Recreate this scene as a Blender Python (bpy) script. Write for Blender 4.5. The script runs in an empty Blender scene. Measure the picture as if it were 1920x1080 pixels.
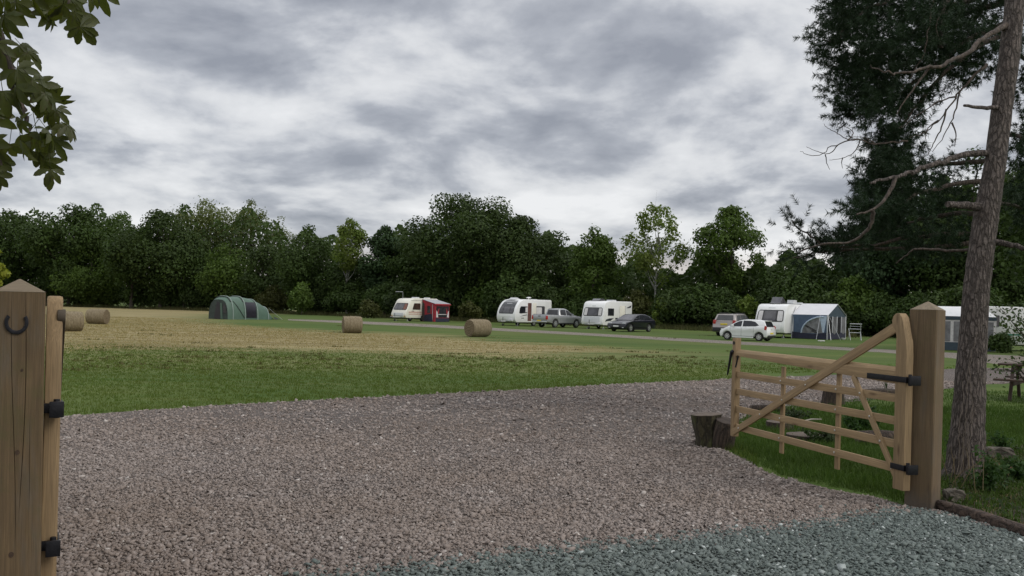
import bpy, bmesh, math, random
import numpy as np
from mathutils import Vector, Matrix
R = math.radians
PI = math.pi
random.seed(7)
sc = bpy.context.scene
COL = sc.collection

# ------------------------------------------------------------------ camera
FPX, CAM_H, HZ, ROLL = 1660.0, 1.65, 579.0, R(1.5)      # focal length and horizon row in photo pixels
cd = bpy.data.cameras.new('camera')
cd.sensor_width = 36.0
cd.lens = 36.0 * FPX / 1920.0
cd.shift_y = (HZ - 540.0) / 1920.0
cd.clip_start, cd.clip_end = 0.05, 6000.0
cam = bpy.data.objects.new('camera', cd)
COL.objects.link(cam)
cam.matrix_world = (Matrix.Translation((0, 0, CAM_H)) @ Matrix.Rotation(PI / 2, 4, 'X')
                    @ Matrix.Rotation(ROLL, 4, 'Z'))
sc.camera = cam

# ------------------------------------------------------------------ light
SUN_EL, SUN_AZ = R(38), R(118)      # azimuth clockwise from +Y (the view direction)
sl = bpy.data.lights.new('sun', 'SUN')
sl.energy, sl.angle, sl.color = 1.1, R(30), (1.0, 0.95, 0.88)
so = bpy.data.objects.new('sun', sl)
COL.objects.link(so)
sdir = Vector((math.sin(SUN_AZ) * math.cos(SUN_EL), math.cos(SUN_AZ) * math.cos(SUN_EL), math.sin(SUN_EL)))
so.rotation_euler = sdir.to_track_quat('Z', 'Y').to_euler()

sc.view_settings.view_transform = 'Standard'
sc.view_settings.look = 'None'
sc.view_settings.exposure = 0.2
sc.view_settings.gamma = 1.0
sc.view_settings.use_curve_mapping = False

SKY_K = 0.1
W = bpy.data.worlds.new('World')
sc.world = W
W.use_nodes = True
nt = W.node_tree
nt.nodes.clear()


class NT:
    """short-hand for building node trees"""
    def __init__(s, tree):
        s.t = tree

    def n(s, typ, ins=None, **kw):
        nd = s.t.nodes.new(typ)
        for k, v in kw.items():
            setattr(nd, k, v)
        for k, v in (ins or {}).items():
            sock = nd.inputs[k]
            if isinstance(v, bpy.types.NodeSocket):
                s.t.links.new(v, sock)
            else:
                sock.default_value = v
        return nd

    def math(s, op, a, b=0.0, clamp=False):
        nd = s.n('ShaderNodeMath', {0: a, 1: b}, operation=op)
        nd.use_clamp = clamp
        return nd.outputs[0]

    def mix(s, f, a, b, mode='MIX'):
        nd = s.t.nodes.new('ShaderNodeMix')
        nd.data_type = 'RGBA'
        nd.blend_type = mode
        for k, v in ((0, f), (6, a), (7, b)):
            if isinstance(v, bpy.types.NodeSocket):
                s.t.links.new(v, nd.inputs[k])
            else:
                nd.inputs[k].default_value = (tuple(v) + (1.0,) if (k > 0 and len(v) == 3) else v)
        return nd.outputs[2]

    def ramp(s, fac, stops, interp='LINEAR'):
        nd = s.n('ShaderNodeValToRGB', {0: fac})
        cr = nd.color_ramp
        cr.interpolation = interp
        while len(cr.elements) < len(stops):
            cr.elements.new(0.5)
        for e, (p, c) in zip(cr.elements, stops):
            e.position = p
            e.color = (c, c, c, 1) if not hasattr(c, '__len__') else tuple(c) + (1,)
        return nd.outputs[0]

    def noise(s, vec, scale, detail=4, rough=0.55, dist=0.0, out=0):
        ins = {'Scale': scale, 'Detail': detail, 'Roughness': rough, 'Distortion': dist}
        if vec is not None:
            ins['Vector'] = vec
        return s.n('ShaderNodeTexNoise', ins).outputs[out]

    def link(s, a, b):
        s.t.links.new(a, b)


w = NT(nt)
sky = w.n('ShaderNodeTexSky', sky_type='NISHITA', sun_disc=False, sun_elevation=SUN_EL, sun_rotation=SUN_AZ)
gen = w.n('ShaderNodeTexCoord').outputs['Generated']
sx = w.n('ShaderNodeSeparateXYZ', {0: gen})
zz = w.math('MAXIMUM', sx.outputs[2], 0.0)
zc = w.math('ADD', zz, 0.27)
cu = w.math('DIVIDE', sx.outputs[0], zc)
cv = w.math('DIVIDE', sx.outputs[1], zc)
cvec = w.n('ShaderNodeCombineXYZ', {0: cu, 1: cv, 2: 28.25}).outputs[0]
cvec2 = w.n('ShaderNodeCombineXYZ', {0: w.math('MULTIPLY', cu, 0.8), 1: cv, 2: 21.8}).outputs[0]
big = w.noise(cvec2, 0.65, 3, 0.5, 0.2)
mid = w.noise(cvec, 2.15, 8, 0.52, 0.2)
zc_up = w.math('ADD', zc, 0.030)
cvec_up = w.n('ShaderNodeCombineXYZ', {0: w.math('DIVIDE', sx.outputs[0], zc_up), 1: w.math('DIVIDE', sx.outputs[1], zc_up), 2: 28.25}).outputs[0]
mid_up = w.noise(cvec_up, 2.15, 8, 0.52, 0.2)
rim = w.math('SUBTRACT', mid_up, mid)          # cloud tops catch the light, bases stay grey
fine = w.noise(cvec, 8.0, 8, 0.6, 0.3)
cl = w.math('ADD', w.math('MULTIPLY', big, 0.36), w.math('ADD', w.math('MULTIPLY', mid, 0.44), w.math('MULTIPLY', fine, 0.10)))
cl = w.math('ADD', cl, w.math('ADD', w.math('MULTIPLY', rim, -0.45), 0.02))
# bases of the far clouds are seen edge on: greyer towards the horizon
cloud = w.ramp(cl, [(0.33, (0.275, 0.292, 0.335)), (0.405, (0.395, 0.413, 0.455)), (0.455, (0.545, 0.56, 0.592)),
                    (0.495, (0.65, 0.66, 0.68)), (0.59, (0.80, 0.805, 0.815))], 'LINEAR')
# overcast sky gets brighter towards the zenith
lift = w.ramp(zz, [(0.0, 0.94), (0.35, 1.0), (1.0, 1.9)])
cloud = w.mix(1.0, cloud, lift, 'MULTIPLY')
# clear warm strip along the horizon below the cloud deck
warm = w.ramp(zz, [(0.0, 1.0), (0.045, 0.8), (0.080, 0.0)], 'EASE')
warm = w.math('MULTIPLY', warm, 0.6)
cloud = w.mix(warm, cloud, (0.80, 0.72, 0.64))
cloudk = w.mix(1.0, cloud, (1 / SKY_K,) * 3, 'MULTIPLY')
mixed = w.mix(0.93, sky.outputs[0], cloudk)
bg = w.n('ShaderNodeBackground', {'Color': mixed, 'Strength': SKY_K})
wo = w.n('ShaderNodeOutputWorld', {'Surface': bg.outputs[0]})

# ------------------------------------------------------------------ picture pixel -> point in the place
CR, SR = math.cos(ROLL), math.sin(ROLL)


def ray(px, py):
    u, v = (px - 960.0) / FPX, (HZ - py) / FPX
    return Vector((u * CR - v * SR, 1.0, u * SR + v * CR))


def G(px, py, z=0.0):
    d = ray(px, py)
    t = (z - CAM_H) / d.z
    return Vector((d.x * t, d.y * t, z))


def P(px, py, Y):
    d = ray(px, py)
    return Vector((d.x * Y, Y, CAM_H + d.z * Y))


def proj(x, y, z):
    """vectorised: world arrays -> photo pixels"""
    X, Z = x / y, (z - CAM_H) / y
    u, v = X * CR + Z * SR, -X * SR + Z * CR
    return 960 + u * FPX, HZ - v * FPX


def los(px):
    d = ray(px, HZ)
    return Vector((d.x, d.y, 0)).normalized()


# ------------------------------------------------------------------ mesh helpers
class MB:
    def __init__(s):
        s.v, s.f = [], []

    def add(s, vs, fs):
        o = len(s.v)
        s.v += [tuple(p) for p in vs]
        s.f += [tuple(i + o for i in f) for f in fs]
        return s

    def box(s, x0, x1, y0, y1, z0, z1, M=None):
        vs = [Vector((x, y, z)) for z in (z0, z1) for y in (y0, y1) for x in (x0, x1)]
        if M is not None:
            vs = [M @ p for p in vs]
        return s.add(vs, [(0, 2, 3, 1), (4, 5, 7, 6), (0, 1, 5, 4), (2, 6, 7, 3), (0, 4, 6, 2), (1, 3, 7, 5)])

    def prism(s, out, y0, y1, fn=None):
        """outline in (x, z) extruded along y; fn maps the points"""
        n = len(out)
        vs = [Vector((x, y0, z)) for x, z in out] + [Vector((x, y1, z)) for x, z in out]
        if fn:
            vs = [fn(p) for p in vs]
        fs = [tuple(range(n)), tuple(reversed(range(n, 2 * n)))]
        fs += [(i, n + i, n + (i + 1) % n, (i + 1) % n) for i in range(n)]
        return s.add(vs, fs)

    def rings(s, rings, cap=True):
        n = len(rings[0])
        vs = [p for r in rings for p in r]
        fs = []
        for k in range(len(rings) - 1):
            for i in range(n):
                fs.append((k * n + i, k * n + (i + 1) % n, (k + 1) * n + (i + 1) % n, (k + 1) * n + i))
        if cap:
            fs.append(tuple(reversed(range(n))))
            fs.append(tuple(range((len(rings) - 1) * n, len(rings) * n)))
        return s.add(vs, fs)

    def tube(s, pts, rad, n=8, cap=True, jit=0.0, rng=None):
        pts = [Vector(p) for p in pts]
        if not hasattr(rad, '__len__'):
            rad = [rad] * len(pts)
        rs = []
        up = Vector((0, 0, 1))
        prev = None
        for i, p in enumerate(pts):
            t = (pts[min(i + 1, len(pts) - 1)] - pts[max(i - 1, 0)]).normalized()
            if prev is None:
                a = t.cross(up if abs(t.z) < 0.9 else Vector((1, 0, 0))).normalized()
            else:
                a = (prev - t * prev.dot(t)).normalized()
            prev = a
            b = t.cross(a)
            ring = []
            for k in range(n):
                an = 2 * PI * k / n
                r = rad[i] * (1 + (rng.uniform(-jit, jit) if rng else 0))
                ring.append(p + (a * math.cos(an) + b * math.sin(an)) * r)
            rs.append(ring)
        return s.rings(rs, cap)

    def disc_y(s, cx, cz, r, y0, y1, n=20):
        return s.prism([(cx + r * math.cos(2 * PI * i / n), cz + r * math.sin(2 * PI * i / n)) for i in range(n)], y0, y1)

    def build(s, name, mat, parent=None, bevel=0.0, smooth=40, loc=None, rot=None):
        me = bpy.data.meshes.new(name)
        me.from_pydata(s.v, [], s.f)
        bm = bmesh.new()
        bm.from_mesh(me)
        bmesh.ops.recalc_face_normals(bm, faces=bm.faces)
        if bevel:
            ed = [e for e in bm.edges if len(e.link_faces) == 2 and e.calc_face_angle(0) > R(35)]
            bmesh.ops.bevel(bm, geom=ed, offset=bevel, segments=2, affect='EDGES', profile=0.6, clamp_overlap=True)
        bm.to_mesh(me)
        bm.free()
        if smooth:
            me.polygons.foreach_set('use_smooth', [True] * len(me.polygons))
            me.set_sharp_from_angle(angle=R(smooth))
        me.materials.append(mat)
        o = bpy.data.objects.new(name, me)
        COL.objects.link(o)
        if parent:
            o.parent = parent
        if loc is not None:
            o.location = loc
        if rot is not None:
            o.rotation_euler = rot
        return o


def np_mesh(name, V, F, mat, parent=None, smooth=False, attrs=None):
    """fast mesh from arrays; F is (m,k) with constant k"""
    V = np.asarray(V, dtype=np.float32)
    F = np.asarray(F, dtype=np.int32)
    m, k = F.shape
    me = bpy.data.meshes.new(name)
    me.vertices.add(len(V))
    me.vertices.foreach_set('co', V.ravel())
    me.loops.add(m * k)
    me.loops.foreach_set('vertex_index', F.ravel())
    me.polygons.add(m)
    me.polygons.foreach_set('loop_start', np.arange(0, m * k, k, dtype=np.int32))
    me.polygons.foreach_set('loop_total', np.full(m, k, dtype=np.int32))
    if smooth:
        me.polygons.foreach_set('use_smooth', np.ones(m, dtype=bool))
    for an, arr in (attrs or {}).items():
        a = me.attributes.new(an, 'FLOAT', 'POINT')
        a.data.foreach_set('value', np.asarray(arr, dtype=np.float32))
    me.update()
    me.validate()
    me.materials.append(mat)
    o = bpy.data.objects.new(name, me)
    COL.objects.link(o)
    if parent:
        o.parent = parent
    return o


def tag(o, label=None, cat=None, group=None, kind=None):
    if label:
        o['label'] = label
    if cat:
        o['category'] = cat
    if group:
        o['group'] = group
    if kind:
        o['kind'] = kind
    return o


def thing(name, label, cat, loc=(0, 0, 0), rz=0.0, group=None):
    o = bpy.data.objects.new(name, None)
    o.empty_display_size = 0.3
    COL.objects.link(o)
    o.location = loc
    o.rotation_euler = (0, 0, rz)
    return tag(o, label, cat, group)


def copy_thing(src, label, loc, rz, scale=1.0):
    """a copy of a thing with its parts and sub-parts; mesh data is shared"""
    r = src.copy()
    COL.objects.link(r)
    r.location, r.rotation_euler, r.scale = loc, (0, 0, rz), (scale,) * 3
    if label:
        r['label'] = label
    for ch in list(src.children):
        c = ch.copy()
        COL.objects.link(c)
        c.parent = r
        for g in list(ch.children):
            d = g.copy()
            COL.objects.link(d)
            d.parent = c
    return r


# ------------------------------------------------------------------ materials
MATS = {}


def new_mat(name):
    m = bpy.data.materials.new(name)
    m.use_nodes = True
    t = NT(m.node_tree)
    b = m.node_tree.nodes['Principled BSDF']
    MATS[name] = m
    return m, t, b


def plain(name, col, rough=0.5, metal=0.0, vary=0.12, scale=6.0, bump=0.0, bscale=60, coat=0.0, trans=0.0, dirt=0.0):
    m, t, b = new_mat(name)
    tc = t.n('ShaderNodeTexCoord').outputs['Object']
    nz = t.noise(tc, scale, 5, 0.6)
    lo = tuple(c * (1 - vary) for c in col)
    hi = tuple(min(1, c * (1 + vary)) for c in col)
    c = t.mix(t.ramp(nz, [(0.3, 0.0), (0.7, 1.0)]), lo, hi)
    if dirt:
        st = t.n('ShaderNodeMapping', {0: tc, 3: (3.0, 3.0, 0.5)}).outputs[0]
        c = t.mix(t.math('MULTIPLY', t.ramp(t.noise(st, 2.2, 6, 0.65), [(0.45, 0.0), (0.75, 1.0)]), dirt), c,
                  tuple(x * 0.55 for x in col))
    t.link(c, b.inputs['Base Color'])
    b.inputs['Roughness'].default_value = rough
    b.inputs['Metallic'].default_value = metal
    b.inputs['Coat Weight'].default_value = coat
    if trans:
        b.inputs['Transmission Weight'].default_value = trans
    if bump:
        bn = t.n('ShaderNodeBump', {'Strength': bump, 'Distance': 0.01, 'Height': t.noise(tc, bscale, 4, 0.6)})
        t.link(bn.outputs[0], b.inputs['Normal'])
    return m


def wood(name, col, axis='Z', dark=0.6, knots=True, green=0.0, mud=False):
    m, t, b = new_mat(name)
    tc = t.n('ShaderNodeTexCoord').outputs['Object']
    s = {'X': (1.2, 26, 26), 'Y': (26, 1.2, 26), 'Z': (26, 26, 1.2)}[axis]
    s2 = {'X': (4, 150, 150), 'Y': (150, 4, 150), 'Z': (150, 150, 4)}[axis]
    mp = t.n('ShaderNodeMapping', {0: tc, 3: s}).outputs[0]
    mp2 = t.n('ShaderNodeMapping', {0: tc, 3: s2}).outputs[0]
    g = t.noise(mp, 1.6, 6, 0.6, 1.2)
    g2 = t.noise(mp2, 1.0, 3, 0.6)
    cd_ = tuple(c * dark for c in col)
    ch = tuple(c * 1.22 for c in col)
    c = t.mix(t.ramp(g, [(0.28, 0.0), (0.68, 1.0)]), cd_, ch)
    c = t.mix(t.math('MULTIPLY', t.ramp(g2, [(0.35, 1.0), (0.6, 0.0)]), 0.45), c, tuple(x * 0.5 for x in col))
    blot = t.noise(tc, 3.5, 4, 0.6)
    c = t.mix(t.math('MULTIPLY', t.ramp(blot, [(0.4, 0.0), (0.7, 1.0)]), 0.35), c,
              (col[0] * 0.62, col[1] * 0.60, col[2] * 0.6))
    if green:
        gm = t.noise(tc, 5.0, 5, 0.65)
        c = t.mix(t.math('MULTIPLY', t.ramp(gm, [(0.5, 0.0), (0.72, 1.0)]), green), c,
                  (col[0] * 0.62, col[1] * 0.85, col[2] * 0.55))
    if knots:
        ks = {'X': (2.2, 9, 9), 'Y': (9, 2.2, 9), 'Z': (9, 9, 2.2)}[axis]
        kv = t.n('ShaderNodeMapping', {0: tc, 3: ks}).outputs[0]
        vo = t.n('ShaderNodeTexVoronoi', {'Vector': kv, 'Scale': 1.0, 'Randomness': 1.0})
        k = t.ramp(vo.outputs['Distance'], [(0.05, 1.0), (0.17, 0.0)])
        c = t.mix(t.math('MULTIPLY', k, 0.75), c, (col[0] * 0.28, col[1] * 0.22, col[2] * 0.2))
    if mud:
        zz_ = t.n('ShaderNodeSeparateXYZ', {0: tc}).outputs[2]
        mz = t.math('ADD', zz_, t.math('MULTIPLY', t.math('SUBTRACT', t.noise(tc, 9, 5, 0.7), 0.5), 0.30))
        c = t.mix(t.math('MULTIPLY', t.ramp(mz, [(0.02, 1.0), (0.20, 0.0)]), 0.75), c, (0.075, 0.062, 0.050))
        gt = t.ramp(t.noise(t.n('ShaderNodeMapping', {0: tc, 3: (7, 7, 1.1)}).outputs[0], 1.3, 5, 0.65), [(0.52, 0.0), (0.72, 1.0)])
        c = t.mix(t.math('MULTIPLY', gt, 0.45), c, (0.125, 0.115, 0.098))
    t.link(c, b.inputs['Base Color'])
    b.inputs['Roughness'].default_value = 0.78
    hgt = t.math('ADD', g2, t.math('MULTIPLY', g, 0.7))
    bn = t.n('ShaderNodeBump', {'Strength': 0.35, 'Distance': 0.004, 'Height': hgt})
    t.link(bn.outputs[0], b.inputs['Normal'])
    return m


def foliage(name, c1, c2, c3, trans=0.25, clump=0.35, rough=0.55):
    m, t, b = new_mat(name)
    rnd = t.n('ShaderNodeNewGeometry').outputs['Random Per Island']
    tc = t.n('ShaderNodeTexCoord').outputs['Object']
    cn = t.ramp(t.noise(tc, clump, 3, 0.6), [(0.35, 0.0), (0.65, 1.0)])
    a = t.mix(t.math('ADD', t.math('MULTIPLY', rnd, 0.6), 0.18), c1, c2)
    c = t.mix(t.math('MULTIPLY', cn, 0.7), a, c3)
    t.link(c, b.inputs['Base Color'])
    b.inputs['Roughness'].default_value = rough
    b.inputs['Specular IOR Level'].default_value = 0.12
    tr = t.n('ShaderNodeBsdfTranslucent', {'Color': t.mix(1.0, c, (1.3, 1.5, 0.7), 'MULTIPLY')})
    mx = t.n('ShaderNodeMixShader', {0: trans, 1: b.outputs[0], 2: tr.outputs[0]})
    t.link(mx.outputs[0], m.node_tree.nodes['Material Output'].inputs[0])
    return m


def stones(name, c1, c2, c3, pale, pale_p=0.03):
    m, t, b = new_mat(name)
    rnd = t.n('ShaderNodeNewGeometry').outputs['Random Per Island']
    tc = t.n('ShaderNodeTexCoord').outputs['Object']
    c = t.ramp(rnd, [(0.0, c1), (0.45, c2), (1 - pale_p - 0.02, c3), (1 - pale_p + 0.015, pale)])
    pt = t.ramp(t.noise(tc, 0.55, 4, 0.6), [(0.35, 0.0), (0.65, 1.0)])
    c = t.mix(t.math('MULTIPLY', pt, 0.4), c, tuple((x + y) * 0.5 * z for x, y, z in zip(c1, c3, (0.98, 0.86, 0.72) if c1[0] > c1[1] else (0.85, 0.95, 0.92))))
    # wheel-worn, dustier areas
    wr = t.ramp(t.noise(tc, 0.28, 3, 0.5), [(0.5, 0.0), (0.7, 1.0)])
    c = t.mix(t.math('MULTIPLY', wr, 0.40), c, tuple(x * 1.08 for x in c3))
    dk = t.ramp(t.noise(tc, 0.75, 4, 0.6, 0.6), [(0.56, 0.0), (0.70, 1.0)])
    c = t.mix(t.math('MULTIPLY', dk, 0.22), c, tuple(x * 0.75 for x in c1))
    t.link(c, b.inputs['Base Color'])
    b.inputs['Roughness'].default_value = 0.85
    return m


# wood, iron
M_POST = wood('timber_post', (0.158, 0.107, 0.058), 'Z', 0.66, True, 0.25, True)
M_POST_L = wood('timber_post_weathered', (0.130, 0.086, 0.042), 'Z', 0.7, True, 0.6, True)
M_GATE_X = wood('gate_timber_along', (0.36, 0.250, 0.134), 'X', 0.7)
M_GATE_Z = wood('gate_timber_upright', (0.315, 0.218, 0.117), 'Z', 0.7)
M_IRON = plain('black_iron', (0.018, 0.018, 0.022), 0.45, 0.6, 0.3, 30, 0.2)
M_BOLT = plain('zinc_bolt', (0.62, 0.60, 0.56), 0.3, 0.9)
M_BARK = None


def bark(name, c1, c2, c3, sc_=(14, 14, 3.2), dist=0.02, moss=0.0):
    m, t, b = new_mat(name)
    tc = t.n('ShaderNodeTexCoord').outputs['Object']
    mp = t.n('ShaderNodeMapping', {0: tc, 3: sc_}).outputs[0]
    nz = t.noise(mp, 1.0, 4, 0.6, 0.6)
    mpd = t.n('ShaderNodeVectorMath', {0: mp, 1: t.noise(mp, 1.3, 3, 0.6, 0, 1)}, operation='ADD').outputs[0]
    vo = t.n('ShaderNodeTexVoronoi', {'Vector': mpd, 'Scale': 1.0}, feature='DISTANCE_TO_EDGE').outputs['Distance']
    cr = t.ramp(vo, [(0.0, 0.0), (0.20, 1.0)])
    c = t.mix(t.ramp(nz, [(0.3, 0), (0.7, 1)]), c1, c2)
    c = t.mix(t.math('MULTIPLY', t.ramp(t.noise(tc, 30, 5, 0.7), [(0.35, 1), (0.62, 0)]), 0.7), c, tuple(x * 0.45 for x in c1))
    c = t.mix(t.math('MULTIPLY', t.math('SUBTRACT', 1.0, cr), 0.75), c, c3)
    if moss:
        mm = t.ramp(t.noise(tc, 4, 5, 0.65), [(0.5, 0.0), (0.66, 1.0)])
        c = t.mix(t.math('MULTIPLY', mm, moss), c, (0.07, 0.085, 0.02))
    t.link(c, b.inputs['Base Color'])
    b.inputs['Roughness'].default_value = 0.9
    hh = t.math('ADD', cr, t.math('MULTIPLY', t.noise(tc, 45, 4, 0.65), 0.6))
    bn = t.n('ShaderNodeBump', {'Strength': 0.9, 'Distance': dist, 'Height': hh})
    t.link(bn.outputs[0], b.inputs['Normal'])
    return m


M_PINEBARK = bark('pine_bark', (0.128, 0.100, 0.086), (0.205, 0.172, 0.154), (0.038, 0.028, 0.023), (30, 30, 6.5), 0.03)
M_DARKBARK = bark('dark_bark', (0.07, 0.055, 0.042), (0.10, 0.08, 0.065), (0.02, 0.016, 0.012), (5, 5, 1.5))
M_STUMP = bark('stump_bark', (0.062, 0.042, 0.03), (0.10, 0.072, 0.052), (0.018, 0.013, 0.01), (22, 22, 3), 0.012, 0.5)
M_STUMPTOP = plain('weathered_end_grain', (0.115, 0.088, 0.068), 0.9, 0, 0.45, 14, 0.6, 40)
M_BIRCH = bark('pale_bark', (0.30, 0.30, 0.27), (0.42, 0.42, 0.38), (0.05, 0.045, 0.04), (2, 2, 5))
# ================================================================== GROUND
rng = np.random.default_rng(11)


def pip(px, py, poly):
    """point in polygon, vectorised"""
    poly = np.asarray([(p[0], p[1]) for p in poly])
    inside = np.zeros(px.shape, bool)
    x0, y0 = poly[:, 0], poly[:, 1]
    x1, y1 = np.roll(x0, -1), np.roll(y0, -1)
    for a, b, c, d in zip(x0, y0, x1, y1):
        hit = ((b > py) != (d > py))
        with np.errstate(divide='ignore', invalid='ignore'):
            xi = (c - a) * (py - b) / (d - b + 1e-12) + a
        inside ^= hit & (px < xi)
    return inside


def sdist(px, py, poly):
    """signed distance to a polygon (negative inside)"""
    poly = np.asarray([(p[0], p[1]) for p in poly])
    best = np.full(px.shape, 1e9)
    for (a, b), (c, d) in zip(poly, np.roll(poly, -1, 0)):
        ex, ey = c - a, d - b
        t = np.clip(((px - a) * ex + (py - b) * ey) / (ex * ex + ey * ey + 1e-12), 0, 1)
        best = np.minimum(best, np.hypot(px - a - t * ex, py - b - t * ey))
    return np.where(pip(px, py, poly), -best, best)


# hay stubble left on the mown part of the field
STRAW = [G(*p) for p in [(-420, 655), (118, 658), (330, 654), (520, 657), (640, 660), (800, 664), (950, 668), (1120, 662),
                         (1170, 656), (1090, 648), (930, 640), (860, 634), (740, 626), (640, 622), (560, 617),
                         (500, 613), (400, 606), (384, 598), (392, 590), (520, 588), (560, 582), (300, 576), (0, 572), (-420, 568)]]
DRY = [G(*p) for p in [(-400, 672), (118, 690), (420, 690), (760, 690), (1150, 694), (1340, 690), (1370, 668), (1180, 655),
                       (900, 664), (640, 660), (330, 654), (118, 658), (-400, 655)]]
ys = [-30.0]
while ys[-1] < 4200:
    y = ys[-1]
    ys.append(y + (1.5 if y < 8 else max(0.35, 0.0125 * y) if y < 260 else 0.06 * y))
xs = [0.0]
while xs[-1] < 4200:
    x = xs[-1]
    xs.append(x + (1.5 if x < 45 else 3.0 if x < 120 else 0.08 * x))
ys = np.array(ys)
xs = np.array([-x for x in reversed(xs[1:])] + xs)
GX, GY = np.meshgrid(xs, ys)
gx, gy = GX.ravel(), GY.ravel()
n_r, n_c = GX.shape
idx = np.arange(n_r * n_c).reshape(n_r, n_c)
GF = np.stack([idx[:-1, :-1], idx[:-1, 1:], idx[1:, 1:], idx[1:, :-1]], -1).reshape(-1, 4)
ds, dd = sdist(gx, gy, STRAW), sdist(gx, gy, DRY)
soft_s = np.clip(0.11 * gy, 1.2, 7)
straw_w = np.clip(0.5 - ds / (2 * soft_s), 0, 1)
dry_w = np.clip(0.5 - dd / (2 * soft_s), 0, 1)

m, t, b = new_mat('meadow')
tc = t.n('ShaderNodeTexCoord').outputs['Object']
at_s = t.n('ShaderNodeAttribute', attribute_name='straw').outputs['Fac']
at_d = t.n('ShaderNodeAttribute', attribute_name='dry').outputs['Fac']
row = t.n('ShaderNodeMapping', {0: tc, 2: (0, 0, R(-9)), 3: (0.22, 1.0, 1.0)}).outputs[0]
n_row = t.noise(row, 0.9, 6, 0.65)
n_fine = t.noise(row, 5.0, 5, 0.7)
n_big = t.noise(row, 0.24, 5, 0.6)
n_blade = t.noise(tc, 38, 3, 0.7)
grass = t.mix(t.ramp(n_row, [(0.34, 0.0), (0.66, 1.0)]), (0.052, 0.094, 0.016), (0.094, 0.140, 0.030))
grass = t.mix(t.math('MULTIPLY', t.ramp(n_big, [(0.42, 0), (0.66, 1)]), 0.6), grass, (0.155, 0.158, 0.056))
n_pat = t.noise(row, 0.11, 4, 0.65, 0.4)
n_cut = t.noise(t.n('ShaderNodeMapping', {0: tc, 2: (0, 0, R(-9)), 3: (0.10, 1.6, 1.0)}).outputs[0], 0.7, 4, 0.7)
grass = t.mix(t.math('MULTIPLY', t.ramp(n_pat, [(0.40, 1), (0.56, 0)]), 0.55), grass, (0.052, 0.092, 0.020))
grass = t.mix(t.math('MULTIPLY', t.ramp(n_cut, [(0.54, 0), (0.70, 1)]), 0.4), grass, (0.150, 0.142, 0.056))
grass = t.mix(t.math('MULTIPLY', t.ramp(n_blade, [(0.35, 1.0), (0.55, 0.0)]), 0.3), grass, (0.05, 0.075, 0.020))
dryc = t.mix(t.ramp(n_fine, [(0.35, 0), (0.65, 1)]), (0.150, 0.158, 0.058), (0.205, 0.196, 0.084))
dmask = t.math('MULTIPLY', at_d, t.ramp(t.math('ADD', n_row, t.math('MULTIPLY', n_fine, 0.45)), [(0.50, 0.0), (0.85, 1.0)]))
dmask = t.math('MULTIPLY', dmask, 0.85)
c = t.mix(dmask, grass, dryc)
strawc = t.mix(t.ramp(n_fine, [(0.3, 0), (0.7, 1)]), (0.205, 0.166, 0.076), (0.342, 0.285, 0.145))
strawc = t.mix(t.math('MULTIPLY', t.ramp(n_big, [(0.46, 0), (0.66, 1)]), 0.6), strawc, (0.135, 0.132, 0.044))
strawc = t.mix(t.math('MULTIPLY', t.ramp(n_cut, [(0.50, 0), (0.62, 1)]), 0.6), strawc, (0.135, 0.098, 0.046))
strawc = t.mix(t.math('MULTIPLY', t.ramp(n_cut, [(0.36, 1), (0.46, 0)]), 0.5), strawc, (0.40, 0.345, 0.20))
smask = t.ramp(t.math('ADD', at_s, t.math('MULTIPLY', t.math('SUBTRACT', t.math('ADD', t.math('MULTIPLY', n_row, 0.6), t.math('MULTIPLY', n_big, 0.7)), 0.65), 2.2)), [(0.25, 0.0), (0.75, 1.0)])
c = t.mix(smask, c, strawc)
t.link(c, b.inputs['Base Color'])
b.inputs['Roughness'].default_value = 0.95
b.inputs['Specular IOR Level'].default_value = 0.15
bn = t.n('ShaderNodeBump', {'Strength': 0.45, 'Distance': 0.05, 'Height': t.math('ADD', n_fine, t.math('MULTIPLY', n_blade, 0.4))})
t.link(bn.outputs[0], b.inputs['Normal'])
M_MEADOW = m
ground = np_mesh('ground', np.stack([gx, gy, np.zeros_like(gx)], -1), GF, M_MEADOW, attrs={'straw': straw_w, 'dry': dry_w})
tag(ground, 'flat mown field of green grass and pale hay stubble', kind='structure')


def sheet(name, pts, z, mat, label, jit=0.05, step=0.22, far_jit=0.0):
    r = random.Random(name)
    out = []
    n = len(pts)
    for i in range(n):
        a, b_ = Vector(pts[i][:2]), Vector(pts[(i + 1) % n][:2])
        L = (b_ - a).length
        mid_y = max(1.0, (a.y + b_.y) / 2)
        if mid_y > 45 or min(a.y, b_.y) < 2:
            k = max(1, int(L / 3.0)) if min(a.y, b_.y) > 2 else 1
        else:
            k = max(1, int(L / step))
        nrm = Vector((-(b_ - a).y, (b_ - a).x)).normalized()
        for q in range(k):
            p = a.lerp(b_, q / k)
            if q and jit:
                p = p + nrm * r.uniform(-jit, jit)
            out.append((p.x, p.y, z))
    bm = bmesh.new()
    f = bm.faces.new([bm.verts.new(p) for p in out])
    bmesh.ops.recalc_face_normals(bm, faces=[f])
    if f.normal.z < 0:
        f.normal_flip()
    bmesh.ops.triangulate(bm, faces=[f])
    me = bpy.data.meshes.new(name)
    bm.to_mesh(me)
    bm.free()
    me.materials.append(mat)
    o = bpy.data.objects.new(name, me)
    COL.objects.link(o)
    return tag(o, label, kind='structure')


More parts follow.
